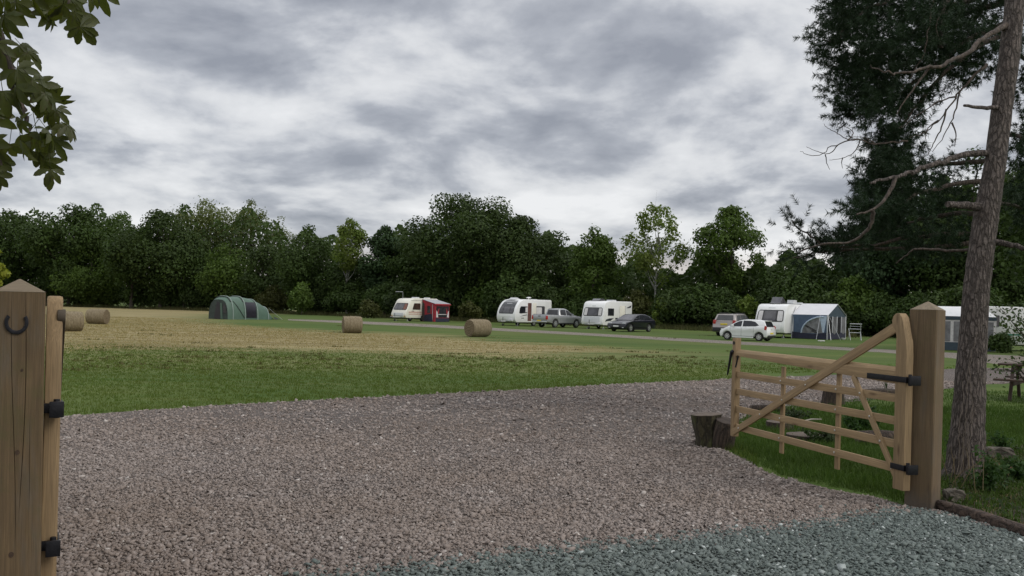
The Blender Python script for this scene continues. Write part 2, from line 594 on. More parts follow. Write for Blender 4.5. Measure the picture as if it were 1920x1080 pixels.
def gravel_mat(name, c1, c2, c3, pale, scale=42.0):
    m, t, b = new_mat(name)
    tc = t.n('ShaderNodeTexCoord').outputs['Object']
    vo = t.n('ShaderNodeTexVoronoi', {'Vector': tc, 'Scale': scale, 'Randomness': 1.0})
    rnd = t.n('ShaderNodeSeparateColor', {0: vo.outputs['Color']}).outputs[0]
    c = t.ramp(rnd, [(0.0, c1), (0.45, c2), (0.92, c3), (0.97, pale)])
    ed = t.n('ShaderNodeTexVoronoi', {'Vector': tc, 'Scale': scale, 'Randomness': 1.0}, feature='DISTANCE_TO_EDGE').outputs['Distance']
    gap = t.ramp(ed, [(0.0, 0.0), (0.22, 1.0)])
    c = t.mix(gap, tuple(x * 0.5 for x in c1), c)
    pt = t.ramp(t.noise(tc, 0.55, 4, 0.6), [(0.35, 0.0), (0.65, 1.0)])
    c = t.mix(t.math('MULTIPLY', pt, 0.4), c, tuple((x + y) * 0.5 * z for x, y, z in zip(c1, c3, (0.98, 0.86, 0.72) if c1[0] > c1[1] else (0.85, 0.95, 0.92))))
    # wheel-worn paler areas
    wr = t.ramp(t.noise(tc, 0.28, 3, 0.5), [(0.5, 0.0), (0.7, 1.0)])
    c = t.mix(t.math('MULTIPLY', wr, 0.25), c, c3)
    t.link(c, b.inputs['Base Color'])
    b.inputs['Roughness'].default_value = 0.9
    dome = t.ramp(vo.outputs['Distance'], [(0.0, 1.0), (0.7, 0.0)])
    bn = t.n('ShaderNodeBump', {'Strength': 1.0, 'Distance': 0.02, 'Height': t.math('ADD', t.math('MULTIPLY', gap, 0.7), t.math('ADD', dome, rnd))})
    t.link(bn.outputs[0], b.inputs['Normal'])
    return m


PINK = ((0.165, 0.135, 0.118), (0.246, 0.206, 0.183), (0.328, 0.282, 0.257), (0.58, 0.54, 0.50))
SLATE = ((0.092, 0.110, 0.101), (0.136, 0.160, 0.147), (0.184, 0.211, 0.196), (0.58, 0.62, 0.60))
M_PINKG = gravel_mat('pink_gravel', *PINK)
M_SLATEG = gravel_mat('slate_gravel', *SLATE)
M_TRACK = gravel_mat('track_gravel', (0.30, 0.26, 0.22), (0.40, 0.355, 0.305), (0.48, 0.43, 0.375), (0.58, 0.54, 0.49))

DRIVE = ([G(*p) for p in [(-500, 812), (-200, 802), (0, 789), (120, 781), (250, 771), (380, 762), (560, 752), (760, 742), (880, 736),
                          (1000, 730), (1150, 721), (1370, 711), (1530, 704), (1700, 697), (1776, 692), (1849, 690), (2000, 690),
                          (2300, 693), (2300, 726), (2050, 716), (1920, 718), (1849, 721), (1776, 729), (1680, 746), (1560, 757), (1460, 768),
                          (1400, 788), (1358, 815), (1352, 838), (1376, 852), (1420, 876), (1470, 898), (1560, 919), (1640, 932), (1700, 950),
                          (1765, 957), (1840, 980), (1920, 1005), (2200, 1092)]] + [Vector((3.5, -5, 0)), Vector((-6, -5, 0)), Vector((-8, 4, 0))])
SLATEP = ([G(*p) for p in [(300, 1150), (560, 1094), (700, 1076), (820, 1062), (930, 1046), (1070, 1031), (1300, 1008), (1500, 986), (1560, 976),
                           (1640, 966), (1700, 954), (1765, 958), (1840, 981), (1920, 1006), (2200, 1093)]]
          + [Vector((3.45, -4.9, 0)), Vector((-3.5, -4.9, 0)), Vector((-3.0, 2.2, 0))])
sheet('driveway', DRIVE, 0.004, M_PINKG, 'wide pinkish brown gravel driveway curving right behind the gate')
sheet('slate_apron', SLATEP, 0.008, M_SLATEG, 'grey green slate chippings in the near right corner', 0.09, 0.12)
TRACK_UP = [(540, 598.5), (600, 600), (690, 603.2), (780, 607), (927, 615), (1100, 624.5), (1260, 633.5), (1300, 635.6), (1480, 645.5), (1600, 652.3), (1776, 661),
            (1849, 664.6), (1912, 667.4), (2100, 675), (2500, 690)]
TRACK_DN = [(2500, 722), (2100, 699), (1897, 686), (1849, 680), (1776, 670.8), (1660, 661.2), (1480, 651), (1300, 641), (1260, 638.8), (1100, 629), (927, 620), (780, 612),
            (690, 608), (600, 603.5), (540, 600.5)]
sheet('track', [G(*p) for p in TRACK_UP + TRACK_DN], 0.004, M_TRACK, 'pale gravel track running past the parked caravans', 0.12, 0.6)


# ---------------------------------------------------------------- loose stones on the drive, near enough to tell apart
def stone_mesh(name, cx, cy, size, mat, label, z0, detailed, flat=1.0):
    n = len(cx)
    if detailed:
        base = np.array([(-1, -1, -1), (1, -1, -1), (1, 1, -1), (-1, 1, -1), (-1, -1, 1), (1, -1, 1), (1, 1, 1), (-1, 1, 1)], float) * 0.5
        fc = np.array([(0, 3, 2, 1), (4, 5, 6, 7), (0, 1, 5, 4), (1, 2, 6, 5), (2, 3, 7, 6), (3, 0, 4, 7)])
    else:
        base = np.array([(-.6, -.5, -.4), (.6, -.5, -.4), (.0, .65, -.4), (.55, .35, .45), (-.5, .3, .4), (.05, -.55, .5)], float)
        fc = np.array([(3, 4, 5), (0, 1, 5), (1, 3, 5), (1, 2, 3), (2, 4, 3), (0, 4, 2), (0, 5, 4)])
    k = len(base)
    V = base[None] * (1 + rng.uniform(-.38, .38, (n, k, 3)))
    V = V * np.stack([size, size * rng.uniform(.6, 1, n), size * rng.uniform(.35, .7, n) * flat], -1)[:, None]
    a = rng.uniform(0, 2 * PI, n)
    tl, tm = rng.normal(0, .42, n), rng.normal(0, .42, n)
    # tilt about x, then about y, then turn
    y, z = V[..., 1] * np.cos(tl)[:, None] - V[..., 2] * np.sin(tl)[:, None], V[..., 1] * np.sin(tl)[:, None] + V[..., 2] * np.cos(tl)[:, None]
    x, z = V[..., 0] * np.cos(tm)[:, None] + z * np.sin(tm)[:, None], -V[..., 0] * np.sin(tm)[:, None] + z * np.cos(tm)[:, None]
    X = x * np.cos(a)[:, None] - y * np.sin(a)[:, None] + cx[:, None]
    Y = x * np.sin(a)[:, None] + y * np.cos(a)[:, None] + cy[:, None]
    Z = z + z0 + size[:, None] * rng.uniform(.0, .32, n)[:, None]
    Z = np.maximum(Z, z0 - 0.01)
    F = (fc[None] + (np.arange(n) * k)[:, None, None]).reshape(-1, fc.shape[1])
    o = np_mesh(name, np.stack([X, Y, Z], -1).reshape(-1, 3), F, mat)
    return tag(o, label, kind='stuff')


def scatter(n, d0, d1, dens):
    """random ground points across the view (and a step to its sides) between two distances"""
    y = d0 + (d1 - d0) * rng.random(n)
    half = 0.63 * y + 0.5
    x = rng.uniform(-1, 1, n) * half
    keep = rng.random(n) < dens(y) * (2 * half * (d1 - d0) / n)
    return x[keep], y[keep]


def dens_g(y):
    return np.clip(2750 - (y - 6.2) * 400, 230, 2750)


M_PSTONE = stones('pink_stone', *PINK, pale_p=0.012)
M_SSTONE = stones('slate_stone', *SLATE, pale_p=0.016)
gx_, gy_ = scatter(1450000, 4.6, 24.0, dens_g)
in_s = pip(gx_ + rng.normal(0, .10, len(gx_)), gy_ + rng.normal(0, .13, len(gx_)), SLATEP)
in_d = pip(gx_, gy_, DRIVE) & (sdist(gx_, gy_, DRIVE) < -0.02)
sz = np.clip(rng.lognormal(math.log(0.0155), .38, len(gx_)), .010, .046) * np.clip(gy_ / 9.0, 1.0, 1.7)
for nm, lab, msk, mt, zz0 in (('driveway_stones', 'loose pinkish gravel stones covering the driveway', in_d & ~in_s, M_PSTONE, 0.006),
                              ('slate_chippings', 'loose grey green slate chippings in the near right corner', in_d & in_s, M_SSTONE, 0.010)):
    near = msk & (gy_ < 6.2)
    far = msk & ~near
    o1 = stone_mesh(nm, gx_[near], gy_[near], sz[near] * (1.15 if 'slate' in nm else 1), mt, lab, zz0, True, .62 if 'slate' in nm else .9)
    if far.sum() > 50:
        stone_mesh(nm, gx_[far], gy_[far], sz[far], mt, lab, zz0, False)


# ---------------------------------------------------------------- grass blades
def blade_mesh(name, cx, cy, hgt, wid, mat, label, per=3, spread=0.03, lean=0.45, zb=0.0, simple=False):
    n = len(cx) * per
    X = np.repeat(cx, per) + rng.normal(0, spread, n)
    Y = np.repeat(cy, per) + rng.normal(0, spread, n)
    h = np.repeat(hgt, per) * rng.uniform(.55, 1.15, n)
    w_ = np.repeat(wid, per)
    a = rng.uniform(0, 2 * PI, n)
    la, lm = rng.uniform(0, 2 * PI, n), np.abs(rng.normal(0, lean, n)) * h
    dx, dy = np.cos(a) * w_ / 2, np.sin(a) * w_ / 2
    lx, ly = np.cos(la) * lm, np.sin(la) * lm
    z = np.full(n, zb)
    if simple:
        V = np.stack([np.stack([X - dx, Y - dy, z], -1), np.stack([X + dx, Y + dy, z], -1), np.stack([X + lx, Y + ly, z + h], -1)], 1).reshape(-1, 3)
        return tag(np_mesh(name, V, np.arange(n * 3).reshape(-1, 3), mat), label, kind='stuff')
    V = np.stack([np.stack([X - dx, Y - dy, z], -1), np.stack([X + dx, Y + dy, z], -1),
                  np.stack([X + dx * .7 + lx * .35, Y + dy * .7 + ly * .35, z + h * .6], -1),
                  np.stack([X - dx * .7 + lx * .35, Y - dy * .7 + ly * .35, z + h * .6], -1),
                  np.stack([X + lx, Y + ly, z + h], -1)], 1).reshape(-1, 3)
    o = np.arange(n) * 5
    F = np.concatenate([np.stack([o, o + 1, o + 2], -1), np.stack([o, o + 2, o + 3], -1), np.stack([o + 3, o + 2, o + 4], -1)])
    return tag(np_mesh(name, V, F, mat), label, kind='stuff')


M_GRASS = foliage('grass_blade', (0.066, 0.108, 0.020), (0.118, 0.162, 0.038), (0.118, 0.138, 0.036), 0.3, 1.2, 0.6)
M_GRASSD = foliage('dark_grass_blade', (0.042, 0.086, 0.017), (0.090, 0.140, 0.032), (0.055, 0.085, 0.022), 0.3, 1.5, 0.6)  # darker green for the longer grass and the bed tufts
M_HAYB = foliage('hay_blade', (0.24, 0.185, 0.085), (0.38, 0.30, 0.15), (0.20, 0.165, 0.07), 0.25, 0.8, 0.7)
M_CLUMP = foliage('clipping', (0.090, 0.085, 0.032), (0.135, 0.118, 0.052), (0.08, 0.09, 0.028), 0.15, 0.8, 0.8)

fx, fy = scatter(150000, 9.0, 32.0, lambda y: np.clip(230 - (y - 11) * 10.5, 0, 230))
out_d = sdist(fx, fy, DRIVE)
u_, v_ = proj(fx, fy, np.zeros_like(fx))
keep = (out_d > 0.0) & ((u_ < 1420) | (v_ < 700)) & (sdist(fx, fy, [G(*p) for p in TRACK_UP + TRACK_DN]) > 0.1)
hh = np.where(out_d[keep] < .25, .075, .042) * rng.uniform(.7, 1.3, keep.sum())
blade_mesh('grass', fx[keep], fy[keep], hh, np.full(keep.sum(), .011) * np.clip(fy[keep] / 14, 1, 2), M_GRASS, 'short mown grass between the driveway and the field', 3, .03, .45, 0.0, True)

# longer grass under and behind the open right gate, along to the picnic bench
PATCH = [G(*p) for p in [(1345, 835), (1400, 782), (1460, 764), (1560, 752), (1680, 742), (1776, 726), (1849, 719), (1920, 716), (2100, 716),
                         (2250, 760), (2250, 1090), (1920, 998), (1770, 948), (1700, 942), (1640, 926), (1560, 912), (1470, 891), (1420, 869), (1372, 843)]]
qx, qy = scatter(150000, 6.0, 21.0, lambda y: np.clip(800 - (y - 8) * 70, 120, 800))
u_, v_ = proj(qx, qy, np.zeros_like(qx))
keep = (sdist(qx, qy, PATCH) < 0.03) & ~((u_ > 1760) & (v_ > 850) & (rng.random(len(qx)) < .55))
qx, qy, u_, v_ = qx[keep], qy[keep], u_[keep], v_[keep]
tall = np.where((v_ > 795) & (u_ < 1700), .095, np.where(v_ < 765, .05, .085)) * rng.uniform(.6, 1.3, len(qx))
ed = sdist(qx, qy, PATCH)
tall = np.where((ed > -.12), tall * .6, tall)
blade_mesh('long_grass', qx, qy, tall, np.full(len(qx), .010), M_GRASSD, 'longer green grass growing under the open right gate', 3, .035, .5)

# hay and clippings lying on the field
hx, hy = scatter(90000, 20.0, 80.0, lambda y: np.clip(30 - (y - 20) * .35, 6, 22))
ks = (sdist(hx, hy, STRAW) < rng.normal(-1.2, 1.6, len(hx))) & (rng.random(len(hx)) < .8)
blade_mesh('hay_stubble', hx[ks], hy[ks], np.full(ks.sum(), .05), np.full(ks.sum(), .03) * np.clip(hy[ks] / 40, .7, 1.6), M_HAYB, 'pale cut hay lying over the stubble', 3, .10, 1.2, 0.0, True)
cx_, cy_, ch_ = [], [], []
for k in range(120):
    py_ = random.choice([random.uniform(655, 700), random.uniform(600, 690), random.uniform(668, 692)])
    px_ = random.uniform(120, 1500)
    g = G(px_, py_)
    if -sdist(np.array([g.x]), np.array([g.y]), DRIVE)[0] > -0.6:
        continue
    L = random.uniform(.1, .5)
    for q in range(int(5 + L * 26)):
        cx_.append(g.x + random.gauss(0, L))
        cy_.append(g.y + random.gauss(0, L * .35))
        ch_.append(random.uniform(.03, .085))
ch_ = np.array(ch_)
blade_mesh('grass_clippings', np.array(cx_), np.array(cy_), ch_, ch_ * .45, M_CLUMP, 'dark clumps of grass clippings scattered on the field', 4, .045, 1.1)
# ================================================================== GATE POSTS AND GATES
def gate_post(name, label, loc, rz, lean, w_, h, cap_h, mat, cracks, zb=-0.3):
    o = thing(name, label, 'gate post', loc, rz, 'posts of the gateway')
    o.rotation_euler = (lean[0], lean[1], rz)
    hw, ch = w_ / 2, 0.009
    mb = MB()
    # front face (local -y) gets real drying cracks: V grooves whose width and depth taper out
    rows = 90
    cr = cracks or []
    xs_all = []
    for k in range(rows + 1):
        z = zb + (h - zb) * k / rows
        row_ = [(-hw + ch, 0.0)]
        for (xc, z0, z1, wd, seed) in cr:
            tt = (z - z0) / (z1 - z0)
            x = xc(z) if callable(xc) else xc
            s_ = max(0.0, 1 - abs(2 * tt - 1) ** 4) if 0 < tt < 1 else 0.0
            ww = max(wd * s_, 0.0002)
            row_ += [(x - ww, 0.0), (x, 0.012 * s_), (x + ww, 0.0)]
        row_.append((hw - ch, 0.0))
        xs_all.append([(x, -hw + d, z) for x, d in row_])
    nn = len(xs_all[0])
    vs = [p for r in xs_all for p in r]
    mb.add(vs, [(k * nn + i, k * nn + i + 1, (k + 1) * nn + i + 1, (k + 1) * nn + i) for k in range(rows) for i in range(nn - 1)])
    ring = [(hw - ch, -hw), (hw, -hw + ch), (hw, hw - ch), (hw - ch, hw), (-hw + ch, hw), (-hw, hw - ch), (-hw, -hw + ch), (-hw + ch, -hw)]
    lo = [(x, y, zb) for x, y in ring]
    hi = [(x, y, h) for x, y in ring]
    mb.add(lo + hi, [(i, i + 1, i + 9, i + 8) for i in range(7)])
    body = mb.build('post_shaft', mat, o, smooth=0)
    cap = MB()
    base = [(x * 1.004, y * 1.004, h + 0.0015) for x, y in ring]
    top = [(x * 0.03, y * 0.03, h + cap_h) for x, y in ring]
    cap.rings([base, top])
    cap.build('post_cap', M_CAP, o, smooth=0)
    return o


M_CAP = wood('post_cap_timber', (0.235, 0.185, 0.125), 'X', 0.75, False, 0.15)


def gate(name, label, loc, rz, side, L):
    """five bar field gate; local x runs from the hinge stile (0) to the closing stile (L), z up; side = face that carries the braces"""
    o = thing(name, label, 'gate', loc, rz, 'wooden field gates of the gateway')
    s_ = side

    def yb(a, b):
        return (min(a * s_, b * s_), max(a * s_, b * s_))
    # hinge stile with its swept and rounded head
    th = .038 if s_ > 0 else .040
    st = [(0.0, .15), (0.135, .15), (0.135, 1.50), (0.150, 1.545), (0.185, 1.585), (0.196, 1.63), (0.180, 1.675), (0.145, 1.700), (0.105, 1.700),
          (0.068, 1.665), (0.050, 1.60), (0.030, 1.52), (0.008, 1.45), (0.0, 1.33)]
    MB().prism(st, *yb(-th, th)).build('hinge_stile', M_GATE_Z, o, 0.006 if s_ > 0 else .016)
    # closing stile
    MB().prism([(L - .075, .21), (L, .21), (L, 1.375), (L - .075, 1.375)], *yb(-.036, .036)).build('closing_stile', M_GATE_Z, o, 0.006)
    # tapering top rail and four lower rails
    # its upper edge is weathered off to a slope on the braced side
    MB().rings([[Vector((x, y * s_, z)) for y, z in ((-.034, z0), (.034, z0), (.034, z1 - .034), (.004, z1), (-.034, z1))] for x, z0, z1 in ((.135, 1.075, 1.222), (L - .075, 1.165, 1.240))]).build('top_rail', M_GATE_X, o, 0.004)
    for z in (.945, .745, .540, .325):
        MB().prism([(.133, z - .036), (.133, z + .036), (L - .073, z + .036), (L - .073, z - .036)], *yb(-.012, .012)).build('rail', M_GATE_X, o, 0.003)

    def strut(nm, x0, z0, x1, z1, wd, y0, y1, mat, round_end=False, r0=None):
        d = Vector((x1 - x0, 0, z1 - z0))
        ln, an = d.length, math.atan2(d.z, d.x)
        out = [(0, -wd / 2), (ln, -wd / 2)]
        if round_end:
            out = [(0, -wd / 2)] + [(ln + wd * .62 * math.sin(q * PI / 8) - .0, -wd * .62 * math.cos(q * PI / 8)) for q in range(9)] + [(0, wd / 2)]
        else:
            out += [(ln, wd / 2), (0, wd / 2)]
        mbx = MB().prism(out, *yb(y0, y1))
        return mbx.build(nm, mat, o, 0.004, loc=(x0, 0, z0), rot=(0, -an, 0))
    strut('long_brace', L - .02, .245, .105, 1.60, .074, .013, .037, M_GATE_X, True) if s_ > 0 else strut('long_brace', L - .02, .245, .07, 1.590, .062, .013, .053, M_POST_L, True)
    strut('short_brace', .085, .225, .72, 1.10, .058, .0135, .036, M_GATE_X)
    for x in (.34 * L, .665 * L):
        MB().prism([(x - .03, .16), (x + .03, .16), (x + .03, 1.10), (x - .03, 1.10)], *yb(-.037, -.013)).build('upright', M_GATE_Z, o, 0.004)

    def bolt(x, z, y):
        rr = [[Vector((x + r * math.cos(2 * PI * i / 10), (y + h) * s_, z + r * math.sin(2 * PI * i / 10))) for i in range(10)]
              for r, h in ((.0115, 0), (.011, .004), (.007, .0075))]
        MB().rings(rr).build('bolt', M_BOLT, o)
    for z in (.945, .745, .540, .325):
        for x in (.34 * L, .665 * L):
            bolt(x, z, .0125)
        f = (z - .245) / (1.60 - .245)
        bolt(L - .02 + (.105 - (L - .02)) * f, z, .0375 if s_ > 0 else .0535)
        f = (z - .225) / (1.10 - .225)
        bolt(.085 + (.72 - .085) * f, z, .0365)
    return o


# ---- right hand side
POST_R = G(1738, 957) + Vector((0.03, 0.155, 0))
gate_post('gate_post', 'square timber gate post with pointed cap beside the pine trunk, right of the open gate', POST_R, R(47), (0, R(0.5), 0), .232, 1.735, .075, M_POST, [])
heel, far_ = G(1699, 953), G(1373, 850)
gv = far_ - heel
GATE_L = gv.length
gate_rz = math.atan2(gv.y, gv.x)
rg = gate('field_gate', 'wooden five bar gate standing open beside the mossy stump, braced side towards the viewer', heel, gate_rz, 1, GATE_L)


def hinge(root, z, strap, stile_w, s_, gap, post_w=.07):
    """strap along the gate, folded round the stile, knuckle and plate on the post"""
    h = MB()
    y0 = .0385 if s_ > 0 else .0405
    h.box(-.004, strap, *sorted((s_ * y0, s_ * (y0 + .009))), z - .025, z + .025)
    if strap < .3:
        h.box(-.004, strap, *sorted((-s_ * y0, -s_ * (y0 + .009))), z - .028, z + .028)
    h.box(-.014, -.002, *sorted((-s_ * y0, s_ * (y0 + .009))), z - .026, z + .026)
    h.build('hinge_strap', M_IRON, root, 0.002)
    k = MB()
    k.tube([(-.032, s_ * .02, z - .05), (-.032, s_ * .02, z + .05)], .016, 10)
    k.box(-.04, -.012, *sorted((s_ * .006, s_ * .034)), z - .02, z + .02)
    k.tube([(-.032, s_ * .02, z - .018), (-.032 - gap, s_ * .02 , z - .018)], .012, 8)
    k.box(-.055 - gap, -.04 - gap, *sorted((s_ * .02 - post_w / 2, s_ * .02 + post_w / 2)), z - .042, z + .042)
    k.build('hinge_pin', M_IRON, root, 0.002)


hinge(rg, 1.12, .50, .135, 1, .045, .11)
hinge(rg, .35, .16, .135, 1, .045, .10)
# latch at the closing stile
la = MB()
la.tube([(GATE_L + .004, .045, 1.20), (GATE_L + .02, .055, 1.08), (GATE_L + .055, .06, .93)], [.018, .014, .010], 8)
la.tube([(GATE_L - .02, .038, 1.22), (GATE_L - .02, .06, 1.20)], .02, 8)
la.build('latch_lever', M_IRON, rg)
MB().tube([(GATE_L - .13, .03, 1.175), (GATE_L - .10, .045, 1.03)], .010, 6).build('latch_rod', M_IRON, rg)
MB().disc_y(GATE_L - .037, 1.315, .022, .0365, .040, 14).build('stile_hole', M_IRON, rg)

# ---- left hand side
POST_L = P(41, HZ, 4.62)
POST_L.z = 0
lpost = gate_post('gate_post', 'large cracked timber gate post carrying a horseshoe, nearest to the viewer on the left', POST_L, R(29.0), (0, R(-.4), 0), .236, 1.67, .068, M_POST_L,
                  [(lambda z: -.026 + .011 * math.sin(z * 3.1) + .02 * (1.67 - z) / 1.7, .3, 1.69, .0016, 1),
                   (lambda z: .012 + .022 * math.sin((z - .5) * 2.1), 0.5, 1.69, .0018, 2),
                   (lambda z: .066 - .01 * z, .55, 1.05, .0009, 3)])
hs = thing('horseshoe', 'dark iron horseshoe nailed points up on the left gate post', 'horseshoe')
hs.location = POST_L + Matrix.Rotation(R(29.0), 3, 'Z') @ Vector((-.022, -.119, 0))
hs.location.z = 1.515
hs.rotation_euler = (0, R(2), R(29.0))
rs = []
for i in range(23):
    an = R(-218 + (256) * i / 22)
    r_o, r_i = .054, .037
    ca, sa = math.cos(an), math.sin(an) * 1.12
    wdt = 1.0 if 2 < i < 20 else .8
    rs.append([Vector((ca * r_o, 0, sa * r_o)), Vector((ca * r_o, -.009, sa * r_o)), Vector((ca * (r_o + r_i) / 2 , -.011, sa * (r_o + r_i) / 2)),
               Vector((ca * r_i, -.009, sa * r_i)), Vector((ca * r_i, 0, sa * r_i))])
MB().rings(rs).build('shoe', M_IRON, hs)
for q in (-1, 1):
    for a in (25, -15, -50):
        an = R(-90 + q * (90 + a))
        MB().tube([(math.cos(an) * .046, -.009, math.sin(an) * .05), (math.cos(an) * .046, -.0145, math.sin(an) * .05)], .0032, 6).build('nail', M_IRON, hs)

M_KNOT = plain('dark_knot', (.055, .032, .018), .8, 0, .4, 60)
for kx, ky, kr in ((35, 848, .013), (22, 1040, .015), (45, 694, .008)):
    fw_ = Matrix.Rotation(R(29.0), 3, 'Z')
    d = ray(kx, ky)
    nrm_ = fw_ @ Vector((0, -1, 0))
    q = POST_L + nrm_ * .1183
    t_ = (q - Vector((0, 0, CAM_H))).dot(nrm_) / d.dot(nrm_)
    hit = Vector((0, 0, CAM_H)) + d * t_
    lp = fw_.inverted() @ (hit - POST_L)
    MB().prism([(lp.x + kr * .8 * math.cos(a), lp.z + kr * math.sin(a)) for a in np.linspace(0, 2 * PI, 13)[:-1]], -.1205, -.117).build('knot', M_KNOT, lpost, 0, 0)
e0 = P(103, HZ, 4.74)
e0.z = 0
dirl = los(94)
lg_rz = math.atan2(dirl.y, dirl.x)
lgate = gate('field_gate', 'wooden gate swung fully open and seen end on, hinged to the left horseshoe post', e0 - Vector((0, 0, .045)), lg_rz, -1, GATE_L)
hinge(lgate, 1.10, .17, .135, -1, .035, .07)
hinge(lgate, .365, .17, .135, -1, .035, .07)
# ================================================================== CARAVANS
M_WHITE = plain('white_panel', (0.80, 0.80, 0.79), 0.35, 0, 0.03, 1.2, 0, 60, 0.2, 0, 0.18)
M_CREAM = plain('cream_panel', (0.76, 0.73, 0.64), 0.4, 0, 0.04, 1.2, 0, 60, 0.1, 0, 0.25)
M_GREYP = plain('grey_panel', (0.55, 0.56, 0.57), 0.4, 0, 0.05, 1.2, 0, 60, 0.1, 0, 0.2)
M_TRIM = plain('black_trim', (0.02, 0.02, 0.022), 0.5)
M_TYRE = plain('tyre_rubber', (0.018, 0.018, 0.018), 0.85, 0, 0.3, 20)
M_RIM = plain('alloy_rim', (0.58, 0.59, 0.60), 0.3, 0.7, 0.1, 10)
M_STEEL = plain('galvanised_steel', (0.36, 0.37, 0.38), 0.45, 0.7, 0.2, 12)
M_CURTAIN = plain('pale_blind', (0.62, 0.60, 0.60), 0.8, 0, 0.15, 9)
M_REDC = plain('red_brown_curtain', (0.22, 0.10, 0.075), 0.8, 0, 0.3, 9)
M_DECAL = plain('dark_decal', (0.03, 0.035, 0.042), 0.35)
M_PINKSTRIPE = plain('faded_red_stripe', (0.50, 0.25, 0.20), 0.5)
M_AMBER = plain('amber_lens', (0.65, 0.22, 0.03), 0.25)
M_REDLENS = plain('red_lens', (0.42, 0.016, 0.014), 0.18, 0, 0.2, 20, 0, 60, 0.6)
M_LENS = plain('clear_lens', (0.72, 0.74, 0.76), 0.12, 0.1, 0.15, 30, 0, 60, 0.8)
M_PLATEY = plain('yellow_plate', (0.72, 0.55, 0.06), 0.5)
M_PLATEW = plain('white_plate', (0.75, 0.75, 0.72), 0.5)
M_INT = plain('dark_interior', (0.05, 0.04, 0.036), 0.8)
M_RED_INT = plain('brown_interior', (0.13, 0.055, 0.045), 0.8, 0, .4, 3)


def glass(name, col, rough=0.06):
    m, t, b = new_mat(name)
    tc = t.n('ShaderNodeTexCoord').outputs['Object']
    c = t.mix(t.ramp(t.noise(tc, 2.2, 3, 0.6), [(0.35, 0), (0.65, 1)]), tuple(x * .7 for x in col), tuple(x * 1.35 for x in col))
    t.link(c, b.inputs['Base Color'])
    b.inputs['Roughness'].default_value = rough
    b.inputs['IOR'].default_value = 1.5
    b.inputs['Coat Weight'].default_value = 0.25
    b.inputs['Coat Roughness'].default_value = 0.03
    return m


M_GLASS = glass('dark_window_glass', (0.022, 0.024, 0.028))
M_GLASSG = glass('grey_window_glass', (0.070, 0.068, 0.076), 0.12)
M_GLASSB = glass('brown_window_glass', (0.045, 0.030, 0.024), 0.12)


def interp(prof, z):
    """x of the front line of a profile (list of (x, z) with rising z) at height z"""
    for (xa, za), (xb, zb) in zip(prof, prof[1:]):
        if za <= z <= zb:
            return xa + (xb - xa) * (z - za) / (zb - za + 1e-9)
    return prof[-1][0] if z > prof[-1][1] else prof[0][0]


def shell(mb, prof, hw, bev=.07, wfn=None):
    """closed side profile swept across the width with rounded long edges"""
    n = len(prof)
    P2 = [Vector(p) for p in prof]
    area = sum(P2[i].x * P2[(i + 1) % n].y - P2[(i + 1) % n].x * P2[i].y for i in range(n))
    sg = 1 if area > 0 else -1

    def inset(d):
        out = []
        for i in range(n):
            a, b_, c = P2[i - 1], P2[i], P2[(i + 1) % n]
            e1, e2 = (b_ - a).normalized(), (c - b_).normalized()
            nn = Vector((-(e1.y + e2.y), e1.x + e2.x))
            nn = nn.normalized() if nn.length > 1e-6 else Vector((0, 0))
            out.append(b_ + nn * d * sg)
        return out
    rings = []
    for f, d in ((-1, bev), (-1, bev * .35), (-1, 0), (1, 0), (1, bev * .35), (1, bev)):
        off = {bev: 0, bev * .35: bev * .3, 0: bev}[d]
        q = inset(d)
        rings.append([Vector((p.x, f * ((wfn(p.y) if wfn else hw) - off), p.y)) for p in q])
    mb.rings(rings)
    return mb


def side_panel(root, name, out, y, th, mat, wfn=None):
    """a panel let onto the side: outline in (x, z)"""
    mb = MB()
    fn = None
    if wfn:
        s_ = 1 if th > 0 else -1
        fn = lambda p: Vector((p.x, s_ * wfn(p.z) + (p.y - y), p.z))
    mb.prism(out, y, y + th, fn)
    return mb.build(name, mat, root, 0, 30)


def rrect(x0, x1, z0, z1, r=.05, sl=0.0, sr=0.0):
    """rounded rectangle; sl / sr slant the left / right edge (shift of the top)"""
    o = []
    for cx, cz, a0 in ((x1 - r, z0 + r, -90), (x1 - r, z1 - r, 0), (x0 + r, z1 - r, 90), (x0 + r, z0 + r, 180)):
        for k in range(4):
            an = R(a0 + 30 * k)
            x, z = cx + r * math.cos(an), cz + r * math.sin(an)
            f = (z - z0) / (z1 - z0)
            o.append((x + (sr if cx > (x0 + x1) / 2 else sl) * f, z))
    return o


def front_panel(root, name, front, z0, z1, hy0, hy1, mat, off=.012, rows=10, ytop=None):
    """panel that follows the curve of the front; width may narrow towards the top"""
    mb = MB()
    vs = []
    for k in range(rows + 1):
        f = k / rows
        z = z0 + (z1 - z0) * f
        a, b_ = (hy0, hy1) if ytop is None else (hy0 + (ytop[0] - hy0) * f, hy1 + (ytop[1] - hy1) * f)
        rr = .06 * (b_ - a) * (abs(2 * f - 1) ** 8)
        for o_ in (off, -.03):
            vs += [Vector((interp(front, z) + o_, a + rr, z)), Vector((interp(front, z) + o_, b_ - rr, z))]
    fs = []
    for k in range(rows):
        i, j = 4 * k, 4 * k + 4
        fs += [(i, i + 1, j + 1, j), (i, j, j + 2, i + 2), (i + 1, i + 3, j + 3, j + 1), (i + 2, j + 2, j + 3, i + 3)]
    fs += [(0, 2, 3, 1), (4 * rows, 4 * rows + 1, 4 * rows + 3, 4 * rows + 2)]
    mb.add(vs, fs)
    return mb.build(name, mat, root, 0, 40)


